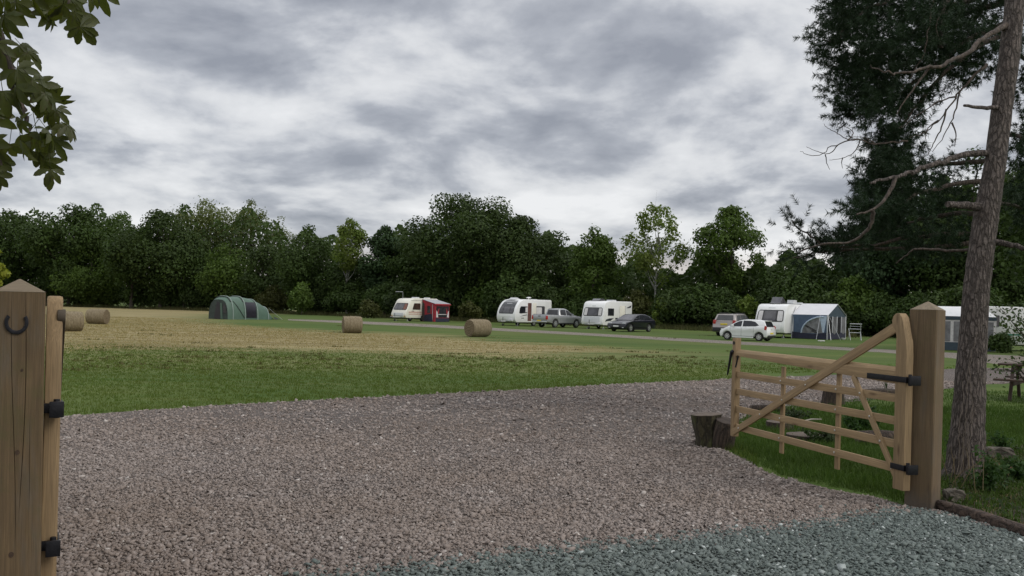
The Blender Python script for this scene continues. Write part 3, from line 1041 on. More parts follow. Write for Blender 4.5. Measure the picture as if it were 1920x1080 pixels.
def wheel(root, x, y, r, wd, spokes=5, side=1, name='wheel'):
    """tyre with its rim as a sub-part"""
    prof = [(-wd / 2, r * .62), (-wd / 2, r * .9), (-wd * .36, r), (wd * .36, r), (wd / 2, r * .9), (wd / 2, r * .62)]
    n = 28
    rs = [[Vector((rad * math.cos(2 * PI * i / n), yy, rad * math.sin(2 * PI * i / n))) for i in range(n)] for yy, rad in prof]
    ty = MB().rings(rs, False).build(name, M_TYRE, root, 0, 40, loc=(x, y, r))
    m_ = MB()
    yo = side * wd * .44
    ro = r * .62
    for k in range(n):
        a, b_ = 2 * PI * k / n, 2 * PI * (k + 1) / n
        m_.add([(math.cos(q) * rr, yy, math.sin(q) * rr) for q in (a, b_) for rr, yy in ((ro, yo + side * .012), (ro * .86, yo + side * .012), (ro * .86, yo - side * .05))],
               [(0, 1, 4, 3), (1, 2, 5, 4)])
    for k in range(spokes):
        a = 2 * PI * k / spokes + .3
        d, t_ = Vector((math.cos(a), 0, math.sin(a))), Vector((-math.sin(a), 0, math.cos(a)))
        vs = []
        for rr, wv in ((ro * .12, ro * .16), (ro * .9, ro * .20)):
            for yy in (yo + side * .012, yo - side * .02):
                vs += [d * rr + t_ * wv + Vector((0, yy, 0)), d * rr - t_ * wv + Vector((0, yy, 0))]
        m_.add(vs, [(0, 1, 5, 4), (2, 6, 7, 3), (0, 4, 6, 2), (1, 3, 7, 5)])
    m_.disc_y(0, 0, ro * .22, yo - side * .02, yo + side * .016, 12)
    m_.build('rim', M_RIM, ty, 0, 30)
    return ty


def facing(px, turn, toward=1, left=1):
    """heading: toward (+1) or away from the viewer, swung by turn to the picture's left (+1) or right (-1)"""
    s = los(px)
    l = Vector((-s.y, s.x, 0))
    f = (-s * toward) * math.cos(R(turn)) + l * left * math.sin(R(turn))
    return math.atan2(f.y, f.x)


def put(root, px, py, rz, ref=(0, 0)):
    """stand a thing so that its local point ref lies where the picture shows it on the ground"""
    g = G(px, py)
    d = Matrix.Rotation(rz, 3, 'Z') @ Vector((ref[0], ref[1], 0))
    root.location = (g.x - d.x, g.y - d.y, 0)
    root.rotation_euler = (0, 0, rz)
    return root


def chassis(c, L, hw, nose):
    """road wheel, steadies, A frame, jockey wheel and gas bottle step"""
    for s_ in (-1, 1):
        wheel(c, -.15, s_ * (hw - .16), .31, .19, 5, s_)
    mb = MB()
    for s_ in (-1, 1):
        mb.tube([(nose - .3, s_ * .55, .44), (nose + .95, s_ * .06, .44)], .04, 6)
    mb.box(nose + .85, nose + 1.25, -.05, .05, .42, .53)
    mb.build('hitch', M_STEEL, c)
    j = MB()
    j.tube([(nose + .72, .12, .14), (nose + .72, .12, .85)], .03, 8)
    j.disc_y(nose + .72, .11, .11, .08, .16, 14)
    j.build('jockey_wheel', M_TRIM, c)
    for s_ in (-1, 1):
        for x in (nose - .75, -L / 2 + .5):
            MB().tube([(x, s_ * (hw - .35), .42), (x + .16, s_ * (hw - .30), .06)], .025, 6).box(x + .06, x + .26, s_ * (hw - .3) - .09, s_ * (hw - .3) + .09, .0, .06).build('corner_steady', M_STEEL, c)
    MB().box(-L / 2 + .2, nose - .35, -.85, .85, .30, .42).build('chassis', M_TRIM, c)


def roof_vent(c, x, y, z, sx_=.4, sy_=.4, h=.12):
    MB().prism([(x - sx_ / 2, z - .02), (x + sx_ / 2, z - .02), (x + sx_ / 2 - .06, z + h), (x - sx_ / 2 + .06, z + h)], y - sy_ / 2, y + sy_ / 2).build('roof_vent', M_GREYP, c, .02)


def caravan(name, label, px, py, turn, ref, L, H, hw, front, mat, sk=.36):
    """front: list of (x, z) up the nose, x measured from the middle of the body"""
    c = thing(name, label, 'caravan', group='touring caravans')
    rz = facing(px, turn)
    rear = -L / 2
    prof = [(rear, sk + .06), (rear - .0, H - .18), (rear + .05, H - .06), (rear + .18, H)] + [(x, z) for x, z in reversed(front)]
    nose = front[0][0]
    bot = []
    wx, wr = -.15, .36
    for k in range(9):
        a = R(180 * k / 8)
        bot.append((wx + wr * math.cos(a), .34 + wr * math.sin(a) if .34 + wr * math.sin(a) > sk else sk))
    body = prof + [(nose - .12, sk)] + bot + [(rear + .1, sk)]
    body = [p for i, p in enumerate(body) if i == 0 or (Vector(p) - Vector(body[i - 1])).length > .02]
    mb = MB()
    shell(mb, body, hw, .06)
    mb.build('body', mat, c, 0, 32)
    chassis(c, L, hw, nose)
    put(c, px, py, rz, ref)
    return c


def win(c, out, y, frame=M_TRIM, pane=M_GLASS, inset=.045, name='window'):
    f = side_panel(c, name, out, y, .018, frame)
    cx = sum(p[0] for p in out) / len(out)
    cz = sum(p[1] for p in out) / len(out)
    w_ = max(p[0] for p in out) - min(p[0] for p in out)
    h_ = max(p[1] for p in out) - min(p[1] for p in out)
    ins = [(cx + (x - cx) * (1 - 2 * inset / w_), cz + (z - cz) * (1 - 2 * inset / h_)) for x, z in out]
    mb = MB()
    mb.prism(ins, y + .018, y + .026)
    mb.build('pane', pane, f, 0, 30)
    return f


def front_window(c, front, z0, z1, w_, panes, frame, ytop=None, sub=M_GLASSG):
    f = front_panel(c, 'front_window', front, z0, z1, -w_, w_, frame, .014, 10, (-ytop, ytop) if ytop else None)
    for a, b_, mt in panes:
        zz0, zz1 = z0 + .07, z1 - .07
        yt = None
        if ytop:
            k0, k1 = 1 - .07 / (z1 - z0) * (1 - ytop / w_), 1 - (1 - .07 / (z1 - z0)) * (1 - ytop / w_)
            front_panel(f, 'pane', front, zz0, zz1, a * k0, b_ * k0, mt, .024, 10, (a * k1, b_ * k1))
        else:
            front_panel(f, 'pane', front, zz0, zz1, a, b_, mt, .024, 10)
    return f


# ---------------- first: old cream caravan with the red awning
fr = [(2.62, .42), (2.70, .62), (2.66, .85), (2.52, 1.12), (2.30, 1.50), (2.06, 1.92), (1.90, 2.18), (1.68, 2.38), (1.35, 2.48), (.9, 2.53)]
ca = caravan('touring_caravan', 'older cream caravan with faded red side stripes, joined to the red awning', 763, 602.5, 43, (2.4, 1.05), 5.2, 2.55, 1.08, fr, M_CREAM)
front_window(ca, fr, 1.22, 1.98, .98, [(-.92, -.50, M_GLASSG), (-.44, .40, M_GLASSG), (.46, .92, M_REDC)], M_TRIM, .90)
win(ca, rrect(.35, 1.62, 1.28, 1.98, .06, 0, -.28), 1.082, M_TRIM, M_GLASSB)
for z in (.74, .90, 1.0):
    side_panel(ca, 'side_stripe', [(-.2, z), (2.2, z), (2.2, z + .055), (-.2, z + .055)], 1.082, .006, M_PINKSTRIPE)
side_panel(ca, 'badge', [(1.35, 1.09), (1.72, 1.09), (1.68, 1.16), (1.38, 1.16)], 1.082, .008, M_DECAL)
front_panel(ca, 'front_locker', fr, .50, .92, -.72, .72, M_GREYP, .012)
for s_ in (-1, 1):
    MB().box(2.60, 2.70, s_ * .93 - .07, s_ * .93 + .07, .50, .60).build('marker_light', M_AMBER, ca, .01)
roof_vent(ca, .2, .2, 2.54, .7, .6, .12)
roof_vent(ca, -1.7, .2, 2.54, .6, .5, .12)
MB().tube([(1.5, -.5, 2.42), (1.5, -.5, 3.22)], .022, 6).tube([(1.5, -.55, 3.2), (2.15, -1.0, 3.2)], .03, 6).build('aerial', M_STEEL, ca)
MB().box(-2.3, 1.9, 1.075, 1.115, 2.30, 2.335).build('awning_rail', M_GREYP, ca)
side_panel(ca, 'door', rrect(-1.35, -.62, .5, 2.2, .05), 1.082, .012, M_INT)

# ---------------- second: white caravan with the big curved front glass
fr2 = [(2.85, .42), (2.98, .66), (3.02, .95), (2.96, 1.30), (2.80, 1.68), (2.54, 2.04), (2.22, 2.34), (1.84, 2.53), (1.35, 2.60)]
cb = caravan('touring_caravan', 'white caravan with bulging front and tall dark front glass, behind the grey pickup', 968, 611.5, 38, (2.75, 1.12), 5.9, 2.62, 1.14, fr2, M_WHITE)
fw = front_panel(cb, 'front_window', fr2, 1.18, 2.47, -.93, .93, M_GLASS, .016, 14, (-.80, .80))
for a, b_ in ((-.82, -.44), (-.38, .38), (.44, .82)):
    front_panel(fw, 'pane', fr2, 1.26, 1.86, a, b_, M_GLASSG, .026, 8)
for k in range(7):
    y0 = -.30 + k * .088
    front_panel(fw, 'lettering', fr2, 2.145, 2.20 - (.012 if k % 2 else 0), y0, y0 + .062, M_GREYP, .026, 3)
front_panel(cb, 'front_locker', fr2, .52, .98, -.75, .75, M_WHITE, .012)
win(cb, [(1.1, 1.28), (2.30, 1.22), (2.36, 1.34), (2.28, 1.72), (2.12, 1.92), (1.1, 1.92)], 1.142, M_TRIM, M_GLASS, .05)
side_panel(cb, 'window_blind', rrect(1.12, 1.42, 1.34, 1.82, .02), 1.17, .006, M_CURTAIN)
side_panel(cb, 'doorway', rrect(.42, 1.02, .50, 2.26, .03), 1.142, .006, M_RED_INT)
dr = MB()
dr.box(-.30, .32, -.02, .02, 0.5, 2.26, Matrix.Translation((.06, 1.17, 0)) @ Matrix.Rotation(R(-14), 4, 'Z'))
dr.build('open_door', M_CREAM, cb, .01)
win(cb, rrect(-1.75, -.25, 1.05, 1.98, .12), 1.142, M_TRIM, M_GLASSG, .06)
side_panel(cb, 'window_blind', rrect(-1.25, -.36, 1.10, 1.86, .08), 1.17, .006, M_CURTAIN)
side_panel(cb, 'swoosh_decal', [(1.12, 1.06), (1.7, 1.0), (2.25, .92), (1.7, 1.06), (1.12, 1.14)], 1.142, .006, M_DECAL)
side_panel(cb, 'badge', [(1.6, .75), (2.05, .75), (2.0, .81), (1.64, .81)], 1.142, .006, M_DECAL)
MB().box(3.02, 3.35, .38, .98, .48, .62).build('step_locker', M_GREYP, cb, .02)
MB().prism([(1.0, 2.6), (1.9, 2.56), (1.55, 2.76), (1.5, 2.76)], -.6, .2).build('skylight', M_GREYP, cb, .01)
MB().tube([(-.2, .3, 2.6), (-.2, .3, 2.74)], .05, 8).tube([(-.2, .3, 2.74), (-.2, .3, 2.80), (-.2, .3, 2.86)], [.2, .26, .12], 14).build('roof_aerial', M_WHITE, cb)
roof_vent(cb, -1.5, 0, 2.61, .5, .5, .05)

# ---------------- third: white caravan with the upright ribbed front
fr3 = [(2.72, .42), (2.80, .62), (2.76, .95), (2.66, 1.35), (2.54, 1.75), (2.42, 2.10), (2.30, 2.34), (2.12, 2.48), (1.80, 2.56), (1.3, 2.60)]
cc = caravan('touring_caravan', 'white caravan with grey front locker and leaf decals, behind the dark blue car', 1131, 617.5, 30, (2.6, 1.12), 5.6, 2.62, 1.14, fr3, M_WHITE)
front_window(cc, fr3, 1.18, 1.98, 1.0, [(-.93, -.60, M_CURTAIN), (-.52, .52, M_GLASSG), (.60, .93, M_CURTAIN)], M_TRIM, .96)
front_panel(cc, 'front_locker', fr3, .62, 1.13, -.88, .82, M_GREYP, .02)
front_panel(cc, 'badge', fr3, 2.10, 2.16, -.2, .2, M_GREYP, .02, 2)
win(cc, rrect(.75, 1.85, 1.25, 1.92, .04), 1.142, M_TRIM, M_GLASS, .06)
side_panel(cc, 'leaf_decal', [(1.0, .92), (1.3, .78), (2.0, .74), (2.35, .68), (2.15, .90), (1.6, 1.0), (.7, 1.03)], 1.142, .006, M_DECAL)
side_panel(cc, 'doorway', rrect(-1.45, -.85, .5, 2.2, .03), 1.142, .006, M_INT)
dr = MB()
dr.box(-.28, .30, -.02, .02, .5, 2.2, Matrix.Translation((-.62, 1.30, 0)) @ Matrix.Rotation(R(-28), 4, 'Z'))
dr.build('open_door', M_CREAM, cc, .01)
side_panel(cc, 'rear_decal', [(-2.6, 2.28), (-2.5, 2.05), (-2.05, 2.0), (-1.6, 2.0), (-2.1, 2.14)], 1.142, .006, M_DECAL)
MB().prism([(.5, 2.58), (1.75, 2.58), (1.4, 2.80), (.8, 2.80)], -.7, .1).build('skylight', M_GLASSG, cc, .01)
roof_vent(cc, -.4, .2, 2.6, .9, .6, .13)
MB().box(2.80, 3.0, .45, 1.05, .44, .52).build('step_locker', M_GREYP, cc, .02)

# ---------------- fourth: white caravan with the blue awning
fr4 = [(2.72, .42), (2.82, .65), (2.80, .95), (2.68, 1.40), (2.52, 1.80), (2.36, 2.12), (2.22, 2.34), (2.02, 2.46), (1.70, 2.52), (1.3, 2.54)]
cd4 = caravan('touring_caravan', 'white caravan joined to the blue awning, behind the white hatchback', 1471, 634.5, 21, (2.6, 1.12), 6.0, 2.56, 1.14, fr4, M_WHITE)
front_window(cd4, fr4, 1.20, 2.08, 1.04, [(-.97, -.62, M_CURTAIN), (-.52, .44, M_GLASSG), (.56, .97, M_CURTAIN)], M_TRIM, .98)
for k in range(6):
    front_panel(cd4, 'badge', fr4, 2.22, 2.27, -.26 + k * .09, -.20 + k * .09, M_GREYP, .02, 2)
front_panel(cd4, 'front_locker', fr4, .60, 1.12, -.85, .85, M_WHITE, .02)
MB().prism([(.2, 2.58), (1.7, 2.58), (1.35, 2.64), (1.0, 3.06), (.95, 3.06)], -.5, .3).build('open_skylight', M_GLASSG, cd4, .01)
roof_vent(cd4, -.9, .3, 2.62, .8, .5, .26)
roof_vent(cd4, -2.0, .5, 2.62, .4, .4, .1)

# ---------------- fifth: caravan behind the pine trunk, with its own awning
fr5 = [(2.5, .42), (2.56, .7), (2.5, 1.2), (2.42, 1.8), (2.34, 2.2), (2.2, 2.38), (1.9, 2.46), (1.3, 2.50)]
ce = caravan('touring_caravan', 'white caravan with a thin green side stripe, half hidden behind the pine trunk', 1848, 657, 68, (.9, 1.08), 5.6, 2.5, 1.08, fr5, M_WHITE)
side_panel(ce, 'side_stripe', [(-2.7, .88), (2.4, .88), (2.4, .97), (-2.7, .97)], 1.082, .006, plain('green_stripe', (.05, .20, .14), .5))
win(ce, rrect(-1.9, -1.2, 1.35, 2.0, .05), 1.082, M_TRIM, M_GLASS)
win(ce, rrect(.2, 1.1, 1.35, 2.0, .05), 1.082, M_TRIM, M_GLASSG)


# ================================================================== CARS
def car(name, label, cat, px, py, rz, ref, S):
    c = thing(name, label, cat)
    hw = S['w'] / 2
    zc = S.get('clear', .22)
    paint = S['paint']
    low = list(S['low'])                      # from front bottom over the bonnet to the rear bottom
    bot = []
    for wx in (S['rx'], S['fx']):
        r = S['wr'] + .055
        for k in range(11):
            a = R(180 - 18 * k)
            z = S['wr'] + r * math.sin(a)
            bot.append((wx + r * math.cos(a), max(z, zc)))
    prof = low + bot
    mb = MB()
    shell(mb, prof, hw, .08)
    gh = S['gh']
    zb_, zt = S['belt'], S['h']
    wfn = lambda z: (hw - .045) - max(0, (z - zb_)) / (zt - zb_) * S.get('tumble', .17)
    shell(mb, gh, hw, .05, wfn)
    mb.build('body', paint, c, 0, 35)
    MB().box(S['rx'] - .45, S['fx'] + .45, -hw + .24, hw - .24, zc - .03, .62).build('underbody', M_TRIM, c)
    for wx in (S['rx'], S['fx']):
        for s_ in (-1, 1):
            wheel(c, wx, s_ * (hw - .12), S['wr'], .20, S.get('spokes', 5), s_)
    for s_ in (-1, 1):
        for o_ in S['side_windows']:
            side_panel(c, 'side_window', o_, 0, s_ * .012, S.get('glass', M_GLASS), wfn)
        y = s_ * (hw - .002)
        for dx in S['doors']:
            side_panel(c, 'door_handle', [(dx, zb_ - .13), (dx + .16, zb_ - .13), (dx + .16, zb_ - .10), (dx, zb_ - .10)], y, s_ * .025, S.get('handle', paint))
        for dx in S['shuts']:
            side_panel(c, 'door_shut_line', [(dx, zc + .12), (dx + .012, zc + .12), (dx + .012, zb_ - .02), (dx, zb_ - .02)], y, s_ * .004, M_TRIM)
        side_panel(c, 'sill', [(S['rx'] + S['wr'] + .1, zc + .0), (S['fx'] - S['wr'] - .1, zc + .0), (S['fx'] - S['wr'] - .1, zc + .09), (S['rx'] + S['wr'] + .1, zc + .09)], y, s_ * .02, S.get('sillm', M_TRIM))
        MB().box(S['mirror'] - .07, S['mirror'] + .07, *sorted((s_ * (hw - .02), s_ * (hw + .19))), zb_ + .04, zb_ + .19).build('wing_mirror', paint, c, .03)

    def strip(nm, pa, pb, ya, yb_, mat, off=.012):
        """panel lying on the line pa-pb of the profile, half widths ya at pa and yb at pb"""
        a, b_ = Vector((pa[0], 0, pa[1])), Vector((pb[0], 0, pb[1]))
        d = (b_ - a).normalized()
        nn = Vector((d.z, 0, -d.x))
        mid = (a + b_) / 2
        ctr = Vector((0, 0, .6))
        if (mid - ctr).dot(nn) < 0:
            nn = -nn
        vs = [a + Vector((0, -ya, 0)), a + Vector((0, ya, 0)), b_ + Vector((0, yb_, 0)), b_ + Vector((0, -yb_, 0))]
        vs2 = [v + nn * off for v in vs]
        m2 = MB()
        m2.add([v - nn * .03 for v in vs] + vs2, [(3, 2, 1, 0), (4, 5, 6, 7), (0, 1, 5, 4), (1, 2, 6, 5), (2, 3, 7, 6), (3, 0, 4, 7)])
        return m2.build(nm, mat, c, 0, 30)
    for nm, pa, pb, ya, yb_, mat in S.get('strips', []):
        strip(nm, pa, pb, ya, yb_, mat)
    for nm, bx, mat in S.get('boxes', []):
        if bx[2] == 'pair':
            for s_ in (-1, 1):
                MB().box(bx[0], bx[1], *sorted((s_ * bx[3], s_ * bx[4])), bx[5], bx[6]).build(nm, mat, c, .012)
        else:
            MB().box(*bx).build(nm, mat, c, .012)
    for nm, out, mat in S.get('side_lights', []):
        for s_ in (-1, 1):
            side_panel(c, nm, out, s_ * (hw - .06), s_ * .075, mat)
    k_ = S.get('scale', 1.0)
    c.scale = (k_,) * 3
    put(c, px, py, rz, (ref[0] * k_, ref[1] * k_))
    return c


P_WHITE = plain('white_car_paint', (0.80, 0.81, 0.81), 0.25, 0, 0.02, 1, 0, 60, 0.7, 0, .06)
P_NAVY = plain('dark_blue_car_paint', (0.007, 0.007, 0.014), 0.3, 0.0, 0.2, 1, 0, 60, 0.35)
P_GREY = plain('grey_car_paint', (0.34, 0.35, 0.36), 0.35, 0.3, 0.05, 1, 0, 60, 0.7, 0, .1)
P_SILVER = plain('warm_silver_car_paint', (0.36, 0.325, 0.31), 0.32, 0.4, 0.05, 1, 0, 60, 0.7, 0, .1)

# white five door hatchback
car('hatchback', 'small white hatchback parked side on before the caravan with the blue awning', 'car', 1364, 637.0, facing(1400, 66, -1, 1), (1.19, .68), dict(
    w=1.6, h=1.50, belt=.94, clear=.20, wr=.29, scale=.91, fx=1.19, rx=-1.19, paint=P_WHITE, spokes=6,
    low=[(1.68, .22), (1.77, .36), (1.79, .52), (1.74, .66), (1.56, .79), (1.28, .90), (1.05, .96), (-.6, .99), (-1.55, 1.03), (-1.72, 1.0), (-1.80, .74), (-1.82, .50), (-1.78, .34), (-1.70, .26)],
    gh=[(1.30, .88), (.80, 1.18), (.40, 1.38), (.10, 1.46), (-.30, 1.50), (-.80, 1.49), (-1.30, 1.44), (-1.52, 1.40), (-1.70, 1.0), (-1.66, .9)],
    side_windows=[[(1.02, .995), (.14, .995), (.10, 1.40), (.34, 1.36), (.72, 1.17)], [(.04, 1.0), (-.92, 1.03), (-1.16, 1.10), (-.86, 1.34), (-.55, 1.405), (.02, 1.42)]],
    doors=[.22, -.62], shuts=[.95, .11, -.80], mirror=.74, strips=[('windscreen', (1.14, .985), (.44, 1.36), .66, .56, M_GLASS), ('rear_window', (-1.70, 1.0), (-1.525, 1.37), .64, .56, M_GLASS)],
    boxes=[('number_plate', (-1.835, -1.815, -.26, .26, .50, .61), M_PLATEY), ('bumper', (-1.83, -1.72, -.62, .62, .27, .42), M_TRIM), ('spoiler', (-1.60, -1.40, -.52, .52, 1.40, 1.44), P_WHITE),
           ('badge', (-1.80, -1.775, -.07, .07, .80, .86), M_RIM), ('headlight', (1.56, 1.70, 'pair', .50, .74, .66, .80), M_LENS)],
    side_lights=[('tail_light', [(-1.60, .80), (-1.74, .78), (-1.77, .98), (-1.67, 1.10), (-1.60, 1.02)], M_REDLENS)], sillm=P_WHITE))

# warm silver estate-like off-roader seen from behind
car('off_roader', 'silver brown off roader seen from behind, beyond the white hatchback', 'car', 1338, 629.5, facing(1340, 24, -1, -1), (-2.2, .85), dict(
    w=1.86, h=1.72, belt=1.10, clear=.28, wr=.36, fx=1.42, rx=-1.35, paint=P_SILVER,
    low=[(2.2, .32), (2.32, .5), (2.30, .80), (2.15, .95), (1.2, 1.06), (.9, 1.09), (-2.15, 1.14), (-2.26, 1.08), (-2.32, .72), (-2.36, .60), (-2.34, .40), (-2.22, .30)],
    gh=[(1.1, 1.05), (.35, 1.55), (.05, 1.67), (-.4, 1.72), (-1.5, 1.70), (-1.92, 1.66), (-2.20, 1.14), (-2.18, 1.02)],
    side_windows=[[(.85, 1.15), (.02, 1.15), (.0, 1.60), (.32, 1.52)], [(-.1, 1.15), (-1.0, 1.15), (-1.0, 1.62), (-.1, 1.63)], [(-1.1, 1.15), (-1.85, 1.18), (-1.70, 1.58), (-1.1, 1.62)]],
    doors=[.1, -.85], shuts=[.9, -.05, -1.05], mirror=.75, strips=[('windscreen', (1.0, 1.12), (.40, 1.52), .76, .64, M_GLASS), ('rear_window', (-2.175, 1.20), (-1.955, 1.60), .70, .60, M_GLASS)],
    boxes=[('number_plate', (-2.335, -2.30, -.28, .28, .84, .97), M_PLATEY), ('bumper', (-2.42, -2.25, -.86, .86, .36, .66), M_TRIM), ('roof_rail', (-1.7, .1, 'pair', .60, .66, 1.72, 1.78), M_TRIM),
           ('tail_light', (-2.30, -2.16, 'pair', .68, .88, .92, 1.22), M_REDLENS), ('headlight', (2.1, 2.3, 'pair', .6, .85, .78, .92), M_LENS)]))

# grey double cab pickup
car('pickup_truck', 'grey double cab pickup truck beside the caravan with the bulging front', 'pickup truck', 1040, 614.5, facing(1040, 40, -1, -1), (-1.35, -.80), dict(
    w=1.85, h=1.80, belt=1.12, clear=.36, wr=.385, fx=1.75, rx=-1.35, paint=P_GREY, spokes=6, handle=M_RIM, tumble=.2,
    low=[(2.45, .42), (2.56, .62), (2.54, .92), (2.40, 1.06), (1.5, 1.16), (1.3, 1.14), (-.72, 1.14), (-.76, 1.19), (-2.58, 1.20), (-2.62, 1.14), (-2.62, .62), (-2.55, .52), (-2.2, .46)],
    gh=[(1.42, 1.08), (.70, 1.60), (.42, 1.74), (.1, 1.80), (-.45, 1.79), (-.66, 1.72), (-.82, 1.12)],
    side_windows=[[(1.15, 1.18), (.32, 1.18), (.30, 1.66), (.62, 1.57)], [(.20, 1.18), (-.62, 1.20), (-.56, 1.60), (-.42, 1.68), (.20, 1.68)]],
    doors=[.38, -.5], shuts=[1.18, .26, -.68], mirror=.95, strips=[('windscreen', (1.30, 1.17), (.74, 1.57), .74, .60, M_GLASS), ('rear_window', (-.805, 1.22), (-.69, 1.65), .66, .58, M_GLASS)],
    boxes=[('number_plate', (-2.70, -2.675, -.26, .26, .58, .69), M_PLATEY), ('bumper', (-2.68, -2.52, -.88, .88, .48, .60), M_RIM), ('tail_light', (-2.64, -2.50, 'pair', .76, .935, .76, 1.10), M_REDLENS),
           ('load_bed', (-2.50, -.92, -.72, .72, 1.195, 1.206), M_TRIM), ('bed_rail', (-2.5, -.9, 'pair', .78, .85, 1.20, 1.235), M_TRIM), ('tailgate_handle', (-2.645, -2.615, -.14, .14, 1.02, 1.09), M_TRIM),
           ('tow_bar', (-2.80, -2.5, -.04, .04, .42, .48), M_TRIM)]))

# dark estate-like saloon seen from the front
car('dark_car', 'dark blue car seen from the front before the caravan with the grey locker', 'car', 1181, 622.3, facing(1180, 34, 1, 1), (1.42, .80), dict(
    w=1.84, h=1.48, belt=.93, clear=.19, wr=.325, fx=1.42, rx=-1.35, paint=P_NAVY,
    low=[(2.12, .20), (2.28, .32), (2.30, .52), (2.24, .66), (2.0, .78), (1.4, .90), (1.05, .94), (-1.3, .99), (-2.05, 1.04), (-2.25, .98), (-2.32, .70), (-2.30, .42), (-2.18, .24)],
    gh=[(1.22, .90), (.75, 1.16), (.30, 1.37), (.0, 1.44), (-.45, 1.48), (-1.0, 1.45), (-1.55, 1.33), (-2.10, 1.03), (-2.05, .92)],
    side_windows=[[(.95, 1.0), (.08, 1.01), (.04, 1.37), (.30, 1.32), (.70, 1.14)], [(-.04, 1.01), (-.85, 1.03), (-.85, 1.40), (-.04, 1.40)], [(-.93, 1.03), (-1.62, 1.08), (-1.35, 1.30), (-.93, 1.385)]],
    doors=[.1, -.80], shuts=[.98, 0, -.95], mirror=.78, strips=[('windscreen', (1.12, .965), (.36, 1.345), .74, .58, M_GLASSG), ('rear_window', (-2.02, 1.09), (-1.60, 1.31), .62, .52, M_GLASS)],
    boxes=[('number_plate', (2.30, 2.325, -.26, .26, .40, .51), M_PLATEW), ('headlight', (1.92, 2.20, 'pair', .55, .84, .64, .76), M_LENS), ('fog_light', (2.22, 2.285, 'pair', .58, .76, .32, .39), M_LENS),
           ('grille', (2.22, 2.31, -.45, .45, .56, .65), M_TRIM), ('tail_light', (-2.30, -2.15, 'pair', .66, .86, .82, .98), M_REDLENS)]))
# ================================================================== AWNINGS, TENT, BALES, CAMP THINGS
M_REDCLOTH = plain('red_awning_cloth', (0.30, 0.022, 0.035), 0.8, 0, 0.25, 4, 0.3, 30)
M_GREYCLOTH = plain('grey_awning_roof', (0.36, 0.37, 0.39), 0.75, 0, 0.08, 2, 0.2, 30, 0, 0, .2)
M_NAVYCLOTH = plain('navy_awning_skirt', (0.022, 0.024, 0.045), 0.85, 0, 0.2, 4)
M_BLUECLOTH = plain('blue_awning_cloth', (0.068, 0.102, 0.165), 0.8, 0, 0.2, 3, 0.4, 8)
M_PALEBLUE = plain('pale_blue_piping', (0.42, 0.50, 0.62), 0.7)
M_WHITECLOTH = plain('white_awning_roof', (0.62, 0.62, 0.64), 0.7, 0, 0.05, 2, 0.2, 6, 0, 0, .15)
M_MESH = plain('grey_window_film', (0.16, 0.16, 0.17), 0.3, 0, 0.4, 3, 0.3, 5)
M_FILMD = plain('dark_window_film', (0.035, 0.034, 0.04), 0.25, 0, 0.5, 3)
M_POLE = plain('pale_pole', (0.55, 0.56, 0.58), 0.4, 0.4)
M_TEALCLOTH = plain('dark_teal_cloth', (0.040, 0.062, 0.082), 0.8)


def quad_panel(root, name, pts, mat, th=.015, sag=0.0):
    """a cloth panel through four or more 3-D points, given a little thickness"""
    pts = [Vector(p) for p in pts]
    n = (pts[1] - pts[0]).cross(pts[2] - pts[0]).normalized()
    k = len(pts)
    m_ = MB()
    m_.add(pts + [p + n * th for p in pts], [tuple(range(k)), tuple(reversed(range(k, 2 * k)))] + [(i, (i + 1) % k, k + (i + 1) % k, k + i) for i in range(k)])
    return m_.build(name, mat, root, 0, 0)


# ---- red awning: local frame of its caravan (x forward, y outwards from the side)
aw = thing('awning', 'red and grey awning with white curtains on the side of the cream caravan', 'awning')
aw.location, aw.rotation_euler = ca.location, ca.rotation_euler
x0, x1, yi, yo = -2.35, .05, 1.12, 2.95
zr, ze = 2.44, 1.98
quad_panel(aw, 'roof', [(x0 - .06, yi, zr), (x1 + .06, yi, zr), (x1 + .12, yo + .1, ze), (x0 - .12, yo + .1, ze)], M_GREYCLOTH)
quad_panel(aw, 'roof_valance', [(x0 - .12, yo + .1, ze), (x1 + .12, yo + .1, ze), (x1 + .12, yo + .12, ze - .14), (x0 - .12, yo + .12, ze - .14)], M_REDCLOTH)
sp = quad_panel(aw, 'side_wall', [(x1, yi, .02), (x1, yo, .02), (x1, yo, ze), (x1, yi, zr)], M_REDCLOTH)
quad_panel(sp, 'doorway', [(x1 + .02, yi + .02, .05), (x1 + .02, yi + .42, .05), (x1 + .02, yi + .30, 2.0), (x1 + .02, yi + .02, 2.1)], M_INT)
quad_panel(sp, 'side_window', [(x1 + .022, yi + .75, .95), (x1 + .022, yi + 1.2, .95), (x1 + .022, yi + 1.2, 1.7), (x1 + .022, yi + .75, 1.75)], M_FILMD)
quad_panel(sp, 'skirt', [(x1 + .024, yi + .3, .02), (x1 + .024, yo - .25, .02), (x1 + .024, yo - .45, .9), (x1 + .024, yi + .35, .72)], M_NAVYCLOTH)
fp = quad_panel(aw, 'front_wall', [(x1, yo, .02), (x0, yo, .02), (x0, yo, ze), (x1, yo, ze)], M_REDCLOTH)
quad_panel(fp, 'skirt', [(x1 - .1, yo + .02, .02), (x0, yo + .02, .02), (x0, yo + .02, .42), (x1 - .1, yo + .02, .42)], M_NAVYCLOTH)
quad_panel(fp, 'front_window', [(x1 - .2, yo + .02, .48), (x0 + .1, yo + .02, .48), (x0 + .1, yo + .02, 1.72), (x1 - .2, yo + .02, 1.72)], M_FILMD)
